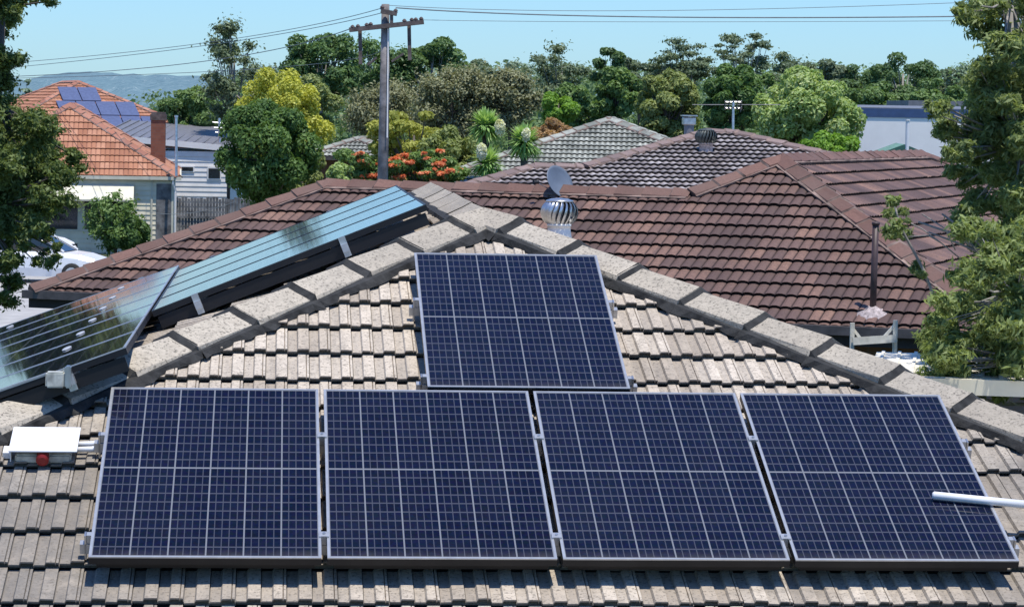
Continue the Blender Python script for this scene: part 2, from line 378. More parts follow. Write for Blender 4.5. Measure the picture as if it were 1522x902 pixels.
class Roof:
    "hip roof: T front apex (on the tile plane), az of the ridge direction, W half width, Lr ridge length, pitch"
    def __init__(s, T, az, W, Lr, pitch, bw=None):
        a = R(az); s.T = T; s.e = V((math.cos(a), -math.sin(a), 0)); s.i = V((math.sin(a), math.cos(a), 0)); s.W = W; s.L = Lr; s.p = R(pitch)
        t = math.tan(s.p); c, sn = math.cos(s.p), math.sin(s.p); s.H = W*t; s.sl = W/c
        e, i = s.e, s.i; zl = T - Z_*s.H; s.gable = bw is not None; bw = W if bw is None else bw; s.bw = bw
        s.zl = zl
        s.cFL = zl - e*W - i*W; s.cFR = zl + e*W - i*W; s.cBL = zl - e*W + i*(Lr+bw); s.cBR = zl + e*W + i*(Lr+bw); s.T2 = T + i*Lr
        # faces: origin, along, up, normal, polygon
        upF = i*c+Z_*sn; upL = e*c+Z_*sn; upR = -e*c+Z_*sn; upB = -i*c+Z_*sn
        sl = s.sl
        s.faces = {
            'F': (s.cFL, e, upF, [(0, 0), (2*W, 0), (W, sl)]),
            'L': (s.cBL, -i, upL, [(0, 0), (bw+W+Lr, 0), (bw+Lr, sl), (bw, sl)]),
            'R': (s.cFR, i, upR, [(0, 0), (bw+W+Lr, 0), (W+Lr, sl), (W, sl)]),
            'B': (s.cBR, -e, upB if not s.gable else Z_, [(0, 0), (2*W, 0), (W, sl if not s.gable else s.H)])}
    def nrm(s, k): f = s.faces[k]; return f[1].cross(f[2]).normalized()
def build_roof(root, rf, mat, capmat, mortmat, gauge, pitch, style, offs={}, which='FLRB', step=.038, capkw={}, jit=.002, name='roof'):
    bm = BM(); tile_layers(bm); ul = BM()
    for k in 'FLRB':
        P, e, up, poly = rf.faces[k]; n = e.cross(up).normalized()
        ul.faces.new([ul.verts.new(P + e*u + up*v - n*.012) for u, v in poly])
        if k in which and not (k == 'B' and rf.gable):
            v0, u0 = offs.get(k, (0, 0)); tile_bm(bm, P, e, up, n, poly, gauge, pitch, v0, u0, style, step, jit)
    bmesh.ops.remove_doubles(bm, verts=bm.verts[:], dist=1e-5)
    r = obj(name, bm, mat, root)
    obj('roof_underlay', ul, 'underlay', r)
    bc = BM(); tile_layers(bc); mo = BM()
    nF, nL, nR, nB = (rf.nrm(k) for k in 'FLRB')
    for q_, (a, b, n1, n2) in enumerate(((rf.cFL, rf.T, nF, nL), (rf.cFR, rf.T, nR, nF), (rf.T2, rf.T, nL, nR), (rf.cBL, rf.T2, nL, nB), (rf.cBR, rf.T2, nB, nR))):
        if rf.gable and q_ > 2: continue
        kw_ = dict(capkw, lift=.002, jointw=.008, ln=.95) if q_ == 2 else capkw
        caps(bc, mo, a, b, n1, n2, **kw_)
    obj('ridge_capping', bc, capmat, r); obj('mortar_pointing', mo, mortmat, r)
    return r
def walls_gutter(root, rf, wallmat, guttermat, inset=.5, gh=.11, base=GZ):
    e, i, W, Lr = rf.e, rf.i, rf.W, rf.L
    z0 = rf.zl.z; b = BM(); o = V((rf.T.x, rf.T.y, 0))
    obox(b, o, e, i, Z_, (-W+inset, W-inset), (-W+inset, Lr+rf.bw-min(inset, rf.bw)), (base, z0+inset*math.tan(rf.p)-.06))
    w = obj('wall', b, wallmat, root)
    g = BM(); t = .09
    for (x, y) in (((-W-t, W+t), (-W-t, -W)), ((-W-t, -W), (-W+.001, Lr+rf.bw-.001)), ((W, W+t), (-W+.001, Lr+rf.bw-.001))):
        obox(g, o, e, i, Z_, x, y, (z0-gh, z0+.01))
    obj('gutter', g, guttermat, root)
    s = BM(); obox(s, o, e, i, Z_, (-W+.005, W-.005), (-W+.005, Lr+rf.bw-.005), (z0-gh+.01, z0-gh+.04)); obj('soffit', s, 'darkwall', root)
    return w
# ---- the house in front
TH = R(20.1); nF = V((0, -math.sin(TH), math.cos(TH))); upF = V((0, math.cos(TH), math.sin(TH)))
HB = .155                                    # tile plane lies this far under the glass of the panels
AX, AY = 1.97, 4.02; AZ = AY*math.tan(TH) - HB/math.cos(TH)
main = Roof(V((AX, AY, AZ)), 0, 5.0, 5.70, 20.1, .04)
house = thing('house', 'nearest house with weathered cream concrete tile hip roof carrying the solar panels', 'house', (AX, AY, GZ))
PF = main.faces['F'][0]
# row edges of the photo: v = .155 + .3175k measured from the panel foot
vshift = (V((0, 0, 0)) - nF*HB - PF).dot(upF)
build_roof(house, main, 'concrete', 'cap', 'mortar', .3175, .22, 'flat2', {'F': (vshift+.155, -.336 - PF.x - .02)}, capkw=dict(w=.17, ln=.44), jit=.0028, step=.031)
walls_gutter(house, main, 'brick', 'darkgutter')
# ------------------------------------------------------------------ solar panels
PW, PH, PG = 1.0, 1.675, .0255
def panel(label, O, e, up, group, frame='alu', dots=False, shade_side=False):
    "O = lower left corner of the glass face"
    n = e.cross(up).normalized(); t = thing('solar_panel', label, 'solar panel', O, group)
    fw, th = .012, .035
    b = BM()
    for (u, v) in (((0, PW), (0, fw)), ((0, PW), (PH-fw, PH)), ((0, fw), (fw, PH-fw)), ((PW-fw, PW), (fw, PH-fw))):
        obox(b, O, e, up, n, u, v, (-.004, .002))
    obj('frame', b, frame, t)
    b = BM()
    for (u, v) in (((0, PW), (0, .003)), ((0, PW), (PH-.003, PH)), ((0, .003), (.003, PH-.003)), ((PW-.003, PW), (.003, PH-.003))):
        obox(b, O, e, up, n, u, v, (-th, -.005))
    obox(b, O, e, up, n, (.004, PW-.004), (.004, PH-.004), (-.012, -.008))
    obj('frame_side', b, 'blackframe', t)
    if group is GF:
        b = BM(); obox(b, O, e, up, n, (.03, PW-.03), (.06, .066), (-.085, -.036)); obj('shade_strip', b, 'blackframe', t)  # added black strip imitating the shade under the lower edge
    if shade_side:
        b = BM(); obox(b, O, e, up, n, (PW-.016, PW-.009), (.02, PH-.02), (-.115, -.043)); obj('shade_strip', b, 'blackframe', t)  # added dark strip in place of shade under the near side
    b = BM(); uvl = b.loops.layers.uv.new('UVMap'); q = [(fw, fw), (PW-fw, fw), (PW-fw, PH-fw), (fw, PH-fw)]
    f = b.faces.new([b.verts.new(O+e*x+up*y) for x, y in q])
    for l, (x, y) in zip(f.loops, ((0, 0), (1, 0), (1, 1), (0, 1))): l[uvl].uv = (x, y)
    g = obj('glass', b, 'solar' if 'front' in group else 'solar_left', t)
    if dots:
        for v in (.25, .75):
            b = BM(); lathe(b, O, [(.026, .0), (.026, .003), (.02, .006)], 14, n, e)
            for q in b.verts: d_q = q.co-O; q.co = O+e*PW*.5+up*(PH*v)+n*.0015+d_q+e*(d_q.dot(e)*3.)
            obj('pale_spot', b, 'spotgrey', t)  # flat pale oval spots at the quarter points of the glass
    return t
GF = 'solar panels in the row across the front slope'
nm = ['leftmost of the four solar panels in the front row, beside the white isolator box', 'second solar panel from the left in the front row of four',
      'third solar panel from the left in the front row of four', 'rightmost solar panel of the front row, under the white pole']
for k in range(4): panel(nm[k], V((k*(PW+PG), 0, 0)), X_, upF, GF)
OT = V((1.535, 0, 0)) + upF*1.716
panel('single solar panel above the front row, just under the roof apex', OT, X_, upF, 'solar panels on the front slope')
# left face rows
upL = main.faces['L'][2]; nL = main.nrm('L'); mi = -Y_
ordn = ['nearest', 'second', 'third', 'fourth', 'fifth', 'sixth', 'farthest']
def leftpt(x, y, h): # point above the left slope
    base = V((x, y, AZ - (AX-x)*math.tan(TH))); return base + nL*h
for k in range(7):
    y = 1.55 + k*(PW+PG) + PW
    panel('%s of the seven panels in the lower row on the left slope' % ordn[k], leftpt(.12-PH*math.cos(TH), y, .155), mi, upL, 'lower row of solar panels on the left slope', dots=k > 0, shade_side=k == 0)
d4 = ['nearest', 'second nearest', 'third nearest', 'farthest']
tilt = R(2.0); c_, s_ = math.cos(TH+tilt), math.sin(TH+tilt); upU = V((c_, 0, s_))
for k in range(4):
    y = 3.95 + k*(PW+PG) + PW
    panel('%s of four sky-blue reflecting panels, upper row of left slope' % d4[k], leftpt(.135, y, .15), mi, upU, 'upper row of solar panels on the left slope', frame='darkframe', shade_side=k == 0)
# rails with clamps
def rail(label, A, B, n, clamps, ends=(True, True), up=upF):
    t = thing('mounting_rail', label, 'rail', A); e = (B-A).normalized(); L_ = (B-A).length
    b = BM(); obox(b, A, e, n.cross(e), n, (0, L_), (-.02, .02), (-.085, -.038)); obj('rail_bar', b, 'alu', t)
    for c in clamps:
        b = BM(); obox(b, A, e, n.cross(e), n, (c-.022, c+.022), (-.022, .022), (.0035, .010)); obox(b, A, e, n.cross(e), n, (c-.0105, c+.0105), (-.02, .02), (-.036, .003))
        cl = obj('clamp', b, 'alu', t); b = BM(); lathe(b, A+e*c+n*.0102, [(.007, 0), (.007, .006)], 8, n, e); obj('bolt', b, 'steel', cl)
    for q, s in ((0, 1), (L_, -1)):
        b = BM(); obox(b, A, e, n.cross(e), n, tuple(sorted((q+s*.030, q+s*.050))), (-.016, .016), (-.036, .0045)); obj('end_clamp', b, 'alu', t)
        b = BM(); obox(b, A, e, n.cross(e), n, tuple(sorted((q+s*.020, q+s*.0285))), (-.02, .02), (-.115, .0045)); obj('rail_foot', b, 'steel', t)
    return t
ce = [.05+PW+PG/2 + k*(PW+PG) for k in range(3)]
for v, l in ((.20, 'lower aluminium mounting rail under the front row of solar panels'), (1.17, 'upper aluminium mounting rail under the front row of solar panels')):
    rail(l, V((-.05, 0, 0))+upF*v, V((3*(PW+PG)+PW+.05, 0, 0))+upF*v, nF, ce)
for v, l in ((.12, 'lower mounting rail under the single upper solar panel'), (1.05, 'upper mounting rail under the single upper solar panel')):
    rail(l, OT-X_*.05+upF*v, OT+X_*(PW+.05)+upF*v, nF, [])
for x, l, h, up_ in ((.38, 'lower rail bracketed at the near edge of the blue reflecting panels', .16, upU), (1.22, 'upper rail bracketed at the near edge of the blue reflecting panels', .19, upU)):
    rail(l, leftpt(x, 3.90, h), leftpt(x, 8.1, h), V((-s_, 0, c_)), [])
rail('rail under the top of the lower left row, ending at its weathered bracket', leftpt(-.16, 1.50, .155), leftpt(-.16, 8.8, .155), nL, [])
# weathered bracket at near corner of the lower left row
t = thing('roof_bracket', 'lichen stained off-white bracket box under the near edge of the left slope panels', 'bracket', leftpt(-.2, 1.42, 0))
P = leftpt(-.23, 1.49, .065)
b = BM(); obox(b, P, X_, Y_, Z_, (-.055, .035), (-.03, .05), (.02, .095)); bmesh.ops.bevel(b, geom=b.edges[:], offset=.008, segments=2, affect='EDGES'); obj('box', b, 'offwhite', t)
b = BM(); obox(b, P, X_, Y_, Z_, (.0375, .066), (-.04, .03), (.02, .125)); bmesh.ops.bevel(b, geom=b.edges[:], offset=.006, segments=2, affect='EDGES'); obj('clamp', b, 'steel', t)
b = BM(); obox(b, leftpt(-.50, 1.5485, .155), upL, Y_, nL, (0, .26), (-.004, .016), (.003, .009)); obj('edge_strip', b, 'alu', t)
# ------------------------------------------------------------------ isolator box with red switch, conduits, white pole
def fp(x, v, h): return V((x, 0, 0)) + upF*v + nF*(h-HB)
P = fp(-.285, 1.21, .03)
t = thing('isolator_box', 'white isolator box with red switch on the tiles left of the front panels', 'isolator', P)
b = BM(); obox(b, P, X_, upF, nF, (-.13, .13), (-.10, .10), (0, .045)); bmesh.ops.bevel(b, geom=b.edges[:], offset=.008, segments=2, affect='EDGES'); obj('body', b, 'offwhite', t)
b = BM(); hexa(b, [P+X_*x+upF*y+nF*z for (x, y, z) in ((-.155, -.13, .075), (.16, -.13, .075), (.16, .14, .065), (-.155, .14, .065), (-.155, -.13, .081), (.16, -.13, .081), (.16, .14, .071), (-.155, .14, .071))]); 
obox(b, P, X_, upF, nF, (-.15, -.146), (-.12, .12), (.02, .064)); obj('cover', b, 'whiteplastic', t)
b = BM(); lathe(b, P - upF*.115 + nF*.035, [(.03, -.03), (.03, .018), (.018, .025)], 20, -upF, X_); obj('switch_knob', b, 'red', t)
for dv in (.03, -.025):
    b = BM(); tube(b, [P+X_*.12+upF*dv+nF*.035, P+X_*.22+upF*dv+nF*.04, P+X_*.33+upF*(dv+.02)+nF*.05], .0135, 10); obj('conduit', b, 'whiteplastic', t, True)
b = BM(); obox(b, P, X_, upF, nF, (-.19, -.155), (-.05, .02), (.0, .03)); obj('side_tab', b, 'whiteplastic', t)
A = V((3.884, .871, .18)); 
A = onpl(1388, 736, nF*.024, nF); B_ = onpl(1600, 757, nF*.024, nF); dd = (B_-A).normalized()
t = thing('white_pole', 'round white pole lying over the right end of the front solar panels', 'pole', A)
b = BM(); tube(b, [A-dd*.008, A, A+dd*.42], [.012, .019, .019], 16); obj('pole_end', b, 'whiteplastic', t, True)
b = BM(); tube(b, [A+dd*.4205, A+dd*2.2], .0215, 16); obj('pole_shaft', b, 'whiteplastic', t, True)
# ------------------------------------------------------------------ turbine ventilators
def turbine(label, P, r, h, mat, neckmat, parts_base=.35):
    t = thing('turbine_ventilator', label, 'roof vent', P)
    b = BM(); lathe(b, P, [(r*.95, -.25), (r*.62, 0.0), (r*.62, parts_base*r*2), (r*.66, parts_base*r*2), (r*.66, parts_base*r*2+.02)], 24); obj('throat', b, neckmat, t, True)
    z = parts_base*r*2+.02; b = BM(); N = 20
    for k in range(N):
        a0 = k/N*2*math.pi; prev = None
        for j in range(9):
            u = j/8; zz = z + h*u; rr = r*(.72+.30*math.sin(u*math.pi)**.7); tw = a0+u*.35
            p = V((math.cos(tw)*rr, math.sin(tw)*rr, zz)); q = V((math.cos(tw+.25)*rr*.84, math.sin(tw+.25)*rr*.84, zz)); m_ = V((math.cos(tw+.12)*rr*.985, math.sin(tw+.12)*rr*.985, zz))
            cur = [b.verts.new(P+p), b.verts.new(P+m_), b.verts.new(P+q)]
            if prev:
                b.faces.new((prev[0], prev[1], cur[1], cur[0])); b.faces.new((prev[1], prev[2], cur[2], cur[1]))
            prev = cur
    obj('vanes', b, mat, t, True)
    b = BM(); lathe(b, P, [(r*.55, z+h*.02), (r*.55, z+h*.98)], 16); obj('core', b, 'black', t)
    b = BM(); lathe(b, P, [(r*.76, z+h), (r*.72, z+h+.01), (r*.45, z+h+r*.16), (.01, z+h+r*.2)], 24); obj('cap', b, mat, t, True)
    return t
def rightz(x): return AZ - (x-AX)*math.tan(TH)
q = at(831, 342, 21.0); turbine('shiny silver turbine ventilator behind the right hip of the nearest roof', V((q.x, q.y, q.z)), .140, .165, 'steel', 'whiteplastic', .10)
# ------------------------------------------------------------------ brown roofed neighbour
PB = V((9.18, 22.89, -.73)); az = R(25.5); eB = V((math.cos(az), -math.sin(az), 0)); iB = V((math.sin(az), math.cos(az), 0)); be = R(26)
upB = iB*math.cos(be)+Z_*math.sin(be); nB = eB.cross(upB).normalized(); cb = math.cos(be); tb = math.tan(be)
bh = thing('house', 'long brown tiled hip roofed house behind the nearest roof', 'house', V((PB.x, PB.y, GZ))+iB*4)
def bp(a, b_): return PB + eB*a + iB*b_ + Z_*b_*tb      # on the front plane
bm = BM(); tile_layers(bm)
g, pt = .3185, .30; u0, v0 = -1.891+.02, .062
sp_u = -4.32
tile_bm(bm, PB, eB, upB, nB, [(-13.2, 0), (sp_u, 0), (sp_u, 3.17/cb), (-10.02, 3.17/cb)], g, pt, v0-g, u0, 'slab', .038, .0025)
tile_bm(bm, PB, eB, upB, nB, [(sp_u, 0), (.962, 0), (-3.265, 4.227/cb), (sp_u, 3.17/cb)], g, pt, v0-g, u0, 'slab', .038, .0025)
# right face
PR = PB + eB*.962; upR = -eB*cb + Z_*math.sin(be); nR = iB.cross(upR).normalized(); RL = 9.3; sl = 4.227/cb
tile_bm(bm, PR, iB, upR, nR, [(0, 0), (RL+8.454, 0), (RL+4.227, sl), (4.227, sl)], g, pt, v0-g, 0, 'slab', .038, .0025)
bmesh.ops.remove_doubles(bm, verts=bm.verts[:], dist=1e-5)
br = obj('roof', bm, 'brown', bh)
b = BM()
def pf(*pts): b.faces.new([b.verts.new(p) for p in pts])
D = bp(-3.265, 4.227); D2 = D+iB*RL; zE = PB.z
flat = lambda a, b_: V((PB+eB*a+iB*b_).to_tuple())
pf(*[q-nB*.015 for q in (bp(-13.2, 0), bp(.962, 0), bp(-3.265, 4.227), bp(-4.32, 3.17), bp(-10.02, 3.17))])
pf(*[q-nR*.015 for q in (PR, PR+iB*(RL+8.454), D2, D)])
pf(flat(-7.49, 3.17), D, D2, flat(-7.49, RL+8.454)); pf(flat(.96, RL+8.454), flat(-7.49, RL+8.454), D2)
pf(bp(-10.02, 3.17), bp(-4.32, 3.17), flat(-4.32, 6.34), flat(-13.2, 6.34)); pf(bp(-13.2, 0), bp(-10.02, 3.17), flat(-13.2, 6.34))
obj('roof_underlay', b, 'browncap', br)
bc = BM(); tile_layers(bc); mo = BM()
nLb = V((-eB.x*math.sin(be), -eB.y*math.sin(be), math.cos(be))); nBk = V((iB.x*math.sin(be), iB.y*math.sin(be), math.cos(be)))
kw = dict(w=.19, ln=.42, bedw=.008, jointw=.02, th=.03)
for (a_, c_2, n1, n2) in ((bp(-13.2, 0), bp(-10.02, 3.17), nB, nLb), (bp(-10.02, 3.17), bp(-4.32, 3.17), nB, nBk), (bp(-4.32, 3.17), D, nB, nLb), (PR, D, nR, nB), (D2, D, nLb, nR), (PR+iB*(RL+8.454), D2, nBk, nR)):
    caps(bc, mo, a_, c_2, n1, n2, **kw)
obj('ridge_capping', bc, 'browncap', br); obj('mortar_pointing', mo, 'brownmortar', br)
# gutter, fascia, walls
b = BM(); obox(b, PB, eB, iB, Z_, (-13.3, 1.05), (-.11, 0), (-.10, .015)); obox(b, PB, eB, iB, Z_, (.96, 1.05), (.001, 17.7), (-.10, .015)); obj('gutter', b, 'darkgutter', bh)
b = BM(); obox(b, PB, eB, iB, Z_, (-13.25, .95), (.002, .03), (-.24, -.02)); obox(b, PB, eB, iB, Z_, (-13.2, .95), (.031, 6.3), (-.20, -.17)); obox(b, PB, eB, iB, Z_, (-7.4, .95), (6.301, 17.6), (-.20, -.17)); obj('fascia', b, 'darkwall', bh)
b = BM(); obox(b, PB, eB, iB, Z_, (-11.2, .45), (.55, 6.0), (GZ-zE, -.2)); obox(b, PB, eB, iB, Z_, (-7.0, .45), (6.001, 17.2), (GZ-zE, -.2)); w = obj('wall', b, 'brick', bh)
for a_ in (-2.05, -9.2):
    f = BM(); obox(f, PB, eB, iB, Z_, (a_, a_+1.1), (.52, .549), (-1.5, -.42)); fr = obj('window', f, 'darkwall', bh)
    f = BM(); obox(f, PB, eB, iB, Z_, (a_+.05, a_+1.05), (.505, .518), (-1.44, -.48)); obj('pane', f, 'glass', fr)
b = BM(); obox(b, PB, eB, iB, Z_, (-12.9, -12.78), (.15, .27), (GZ-zE, -.2)); obj('post', b, 'darkwall', bh)
# vent pipe
A = onpl(1297, 468, PB, nB); Bt = A + Z_*(1.0); 
dpt = (A-CAM).dot(FW); tz = at(1300, 332, dpt).z
t = thing('vent_pipe', 'tall thin brown vent pipe with pale flashing low on the brown roof', 'pipe', A)
b = BM(); tube(b, [A-Z_*.1, V((A.x+.01, A.y, tz-.02))], .043, 12); obj('pipe', b, 'pvcpipe', t, True)
b = BM(); tube(b, [V((A.x+.01, A.y, tz-.019)), V((A.x+.01, A.y, tz+.02))], .052, 12); obj('collar', b, 'pvcpipe', t, True)
b = BM(); lathe(b, A, [(.26, -.08), (.24, .0), (.12, .05), (.055, .11)], 14, nB, eB)
for v in b.verts: v.co += V((random.uniform(-.02, .02), random.uniform(-.02, .02), 0))
obj('flashing', b, 'lead', t, True)
# satellite dish on the brown ridge
A = bp(-6.6, 3.17); A = onpl(826, 292, PB, nB)
dpt = (A-CAM).dot(FW)
t = thing('satellite_dish', 'grey satellite dish seen above the silver turbine ventilator', 'satellite dish', A)
b = BM(); cdir = (RT*.62 - FW*.62 + UP*.35).normalized(); cc = at(832, 270, dpt)
tube(b, [A, cc + Z_*(-.06)-cdir*.05], .014, 8); obj('mast', b, 'steel', t)
b = BM(); ex = cdir.cross(Z_).normalized(); R0 = .255
lathe(b, cc, [(.002, -.05), (R0*.5, -.038), (R0*.85, -.012), (R0, .003), (R0*.99, .008), (R0*.85, -.006), (R0*.5, -.032), (.002, -.044)], 28, cdir, ex); obj('dish', b, 'dish', t, True)
b = BM(); lp = at(797, 271, dpt-.25); tube(b, [cc-cdir*.04-Z_*.16, lp], .009, 6); obj('arm', b, 'steel', t)
b = BM(); tube(b, [lp - (cc-lp).normalized()*.05, lp+(cc-lp).normalized()*.04], .028, 10); obj('receiver', b, 'black', t)
# cream bracket frame by the brown house
def fr_pt(x, y): return at(x, y, 27.5)
t = thing('clothes_hoist', 'cream metal frame with two braced posts before the brown house wall', 'metal frame', V((fr_pt(1300, 500).x, fr_pt(1300, 500).y, GZ)))
def beam(px0, px1, w_, name, dz=0):
    A, B2 = V(px0), V(px1); d = (B2-A).normalized(); s = d.cross(FW).normalized(); f2 = s.cross(d)
    b = BM(); obox(b, A, d, s, f2, (0, (B2-A).length), (-w_/2, w_/2), (-.02, .02)); obj(name, b, 'creamsteel', t)
pl_, pr_ = fr_pt(1267, 480), fr_pt(1331, 476)
for q in (pl_, pr_): beam((q.x, q.y, GZ), q, .042, 'post')
yo = FW*-.042
beam(fr_pt(1267, 507)+yo, fr_pt(1331, 503)+yo, .075, 'crossbar')
beam(fr_pt(1268, 488)-yo, fr_pt(1282, 506)-yo, .028, 'brace'); beam(fr_pt(1330, 484)-yo, fr_pt(1313, 503)-yo, .028, 'brace')
# ------------------------------------------------------------------ patio roof lower right
t = thing('patio_roof', 'cream patio roof with beam below the right hand tree', 'patio roof', at(1470, 600, 22)-Z_*2)
c0 = at(1395, 562, 23); b = BM()
ex = V((.97, -.24, 0)).normalized(); ey = V((.24, .97, 0)).normalized()
obox(b, c0, ex, ey, Z_, (-.6, 4), (.3, 3.2), (-.10, -.06)); 
for k in range(30): obox(b, c0, ex, ey, Z_, (-.55+k*.15, -.52+k*.15), (.31, 3.19), (-.0595, -.045))
obj('sheeting', b, 'creamsteel', t)
b = BM(); obox(b, c0, ex, ey, Z_, (-.6, 4), (-.02, .15), (-.13, .0)); obj('beam', b, 'cream', t)
b = BM(); obox(b, c0, ex, ey, Z_, (-.7, 4), (-.9, -.12), (-.30, -.27)); obj('lower_shelf', b, 'creamsteel', t)
b = BM()
for x in (-.5, 1.6, 3.7): obox(b, c0, ex, ey, Z_, (x, x+.09), (.02, .11), (GZ-c0.z, -.131))
obj('posts', b, 'cream', t)
# ------------------------------------------------------------------ grey glazed roof behind the brown one
def face_roof(label, pxs, ref, d, az_, pit, mats, gauge, pitch, style, back=5, wall='brick', capidx=None, capkw={}, step=.03):
    P = at(*ref, d); a = R(az_); pr = R(pit); e = V((math.cos(a), -math.sin(a), 0)); i = V((math.sin(a), math.cos(a), 0))
    up = i*math.cos(pr)+Z_*math.sin(pr); n = e.cross(up).normalized()
    W = [onpl(x, y, P, n) for x, y in pxs]; uv = [((q-P).dot(e), (q-P).dot(up)) for q in W]
    return P, e, i, up, n, W, uv, pr
P, e, i, up, n, W, uv, pr = face_roof('', [(655, 290), (795, 250), (865, 249), (1050, 200), (1090, 197), (1260, 252)], (1070, 199), 60, -2, 14, 0, 0, 0, 0)
gh = thing('house', 'low wide house with glazed grey tiles and rose ridge, turbine vent at its peak', 'house', V((P.x, P.y, GZ))-i*3)
(uL0, vL0), (uL1, vL1), (uL2, vL2), (uT, vT), (uT2, vT2), (uR, vR) = uv
vT = vT2 = (vT+vT2)/2; vb = vT - 7.6      # eave
vL1 = vL2 = (vL1+vL2)/2
cp = math.cos(pr)
uEl = uL1 - (vL1-vb)*cp*1.05; uEr = uT2 + (vT-vb)*cp*1.0
def gp(u, v): return P + e*u + up*v
bm = BM(); tile_layers(bm)
tile_bm(bm, P, e, up, n, [(uEl, vb), (uL2, vb), (uL2, vL1), (uL1, vL1)], .32, .30, vb, 0, 'roman', .05)
tile_bm(bm, P, e, up, n, [(uL2, vb), (uEr, vb), (uT2, vT), (uT, vT), (uL2, vL1)], .32, .30, vb, 0, 'roman', .05)
r_ = obj('roof', bm, 'grey', gh)
b = BM()
def bk(A, B2, run): # back slope from edge going down behind
    dn = i*run - Z_*run*math.tan(pr); b.faces.new([b.verts.new(q) for q in (A, B2, B2+dn, A+dn)])
pts6 = [gp(uEl, vb), gp(uL1, vL1), gp(uL2, vL1), gp(uT, vT), gp(uT2, vT), gp(uEr, vb)]
for A, B2 in zip(pts6, pts6[1:]):
    mz = max(A.z, B2.z) - pts6[0].z
    b.faces.new([b.verts.new(q) for q in (A, B2, V((B2.x, B2.y, pts6[0].z))+i*((B2.z-pts6[0].z)*4), V((A.x, A.y, pts6[0].z))+i*((A.z-pts6[0].z)*4+.01))])
b.faces.new([b.verts.new(q-n*.02) for q in pts6]); obj('roof_underlay', b, 'grey', r_)
bc = BM(); tile_layers(bc); mo = BM(); nK = V((0, math.sin(pr), math.cos(pr))); nLL = V((-math.sin(pr), 0, math.cos(pr))); nRR = V((math.sin(pr), 0, math.cos(pr)))
for A, B2, n2 in ((pts6[0], pts6[1], nLL), (pts6[1], pts6[2], nK), (pts6[2], pts6[3], nLL), (pts6[3], pts6[4], nK), (pts6[5], pts6[4], nRR)): caps(bc, mo, A, B2, n, n2, w=.17, ln=.42, bedw=.03)
obj('ridge_capping', bc, 'greycap', r_); obj('mortar_pointing', mo, 'brownmortar', r_)
ez = pts6[0].z; b = BM(); x0 = (pts6[0]-P).dot(e); x1 = (pts6[5]-P).dot(e); y0 = (pts6[0]-P).dot(i)
obox(b, V((P.x, P.y, 0)), e, i, Z_, (x0+.5, x1-.5), (y0+.5, y0+12), (GZ, ez-.02)); obj('wall', b, 'brick', gh)
b = BM(); obox(b, V((P.x, P.y, 0)), e, i, Z_, (x0-.05, x1+.05), (y0-.1, y0), (ez-.1, ez+.02)); obj('gutter', b, 'darkgutter', gh)
q = onpl(1049, 226, P, n); turbine('dark weathered turbine ventilator near the peak of the grey glazed roof', q, .235, .26, 'blanket', 'lead', .35)
# TV antenna
d_ = 63; base = at(1090, 205, d_); tp = at(1090, 150, d_)
t = thing('tv_antenna', 'tv antenna with long horizontal boom above the grey glazed roof peak', 'antenna', base)
b = BM(); tube(b, [base-Z_*.5, tp], .028, 8); obj('mast', b, 'steel', t)
b = BM(); tube(b, [at(1029, 156, d_), at(1160, 156, d_)], .009, 6); obj('boom', b, 'roofgrey', t)
for xx in (1078, 1084, 1090, 1096, 1102):
    for yy in ((150, 153.5), (159, 163)):
        b = BM(); tube(b, [at(xx, yy[0], d_-.1), at(xx, yy[1], d_+.1)], .016, 4); obj('element', b, 'roofgrey', t)
b = BM(); 
for yy in (152, 161): tube(b, [at(1077, yy, d_+.05), at(1103, yy, d_+.05)], .013, 5)
obj('reflector_bar', b, 'steel', t)
# metal flue cowl
d_ = 62; base = at(1024, 205, d_); t = thing('flue_cowl', 'square grey metal flue cowl left of the tv antenna', 'flue', base-Z_*.2)
b = BM(); tube(b, [base-Z_*.3, at(1024, 186, d_)], .11, 12); obj('flue', b, 'roofgrey', t)
c = at(1024, 178, d_); b = BM(); obox(b, c, X_, Y_, Z_, (-.14, .14), (-.14, .14), (-.12, .05)); bmesh.ops.bevel(b, geom=b.edges[:], offset=.02, segments=1, affect='EDGES'); obj('cowl', b, 'steel', t)
b = BM(); obox(b, c, X_, Y_, Z_, (-.17, .17), (-.17, .17), (.07, .10)); obox(b, c, X_, Y_, Z_, (-.02, .02), (-.02, .02), (.051, .069)); obj('lid', b, 'steel', t)
# ------------------------------------------------------------------ other houses
def hiphouse(label, apx, d, az_, W_, Lr, pit, mat, capm, wallm, gauge, pitch, style='wave', gutter='darkgutter', wall_inset=.5, capkw={}, mort='brownmortar', base=GZ):
    T = at(*apx, d); rf = Roof(T, az_, W_, Lr, pit); h = thing('house', label, 'house', (T.x, T.y, base))
    build_roof(h, rf, mat, capm, mort, gauge, pitch, style, capkw=dict(dict(w=.17, ln=.45, bedw=.03), **capkw), which='FLR')
    w = walls_gutter(h, rf, wallm, gutter, wall_inset, base=base); return h, rf
hiphouse('distant house with grey green tiled hip roof behind the yuccas', (905, 178), 80, 8, 5.6, 5, 20, 'sage', 'sage', 'brick', .34, .30, 'roman')
hiphouse('far grey tiled roof glimpsed through the orange flowering tree', (533, 206), 96, 10, 1.7, 4, 20, 'sage', 'sage', 'brick', .34, .30, 'roman')
oh, orf = hiphouse('cream weatherboard house with orange terracotta roof at left', (104, 156), 104, -2, 4.05, 6, 32, 'orange', 'orangecap', 'creamwall', .44, .34, 'slab', 'cream', .14, dict(w=.17, ln=.45))
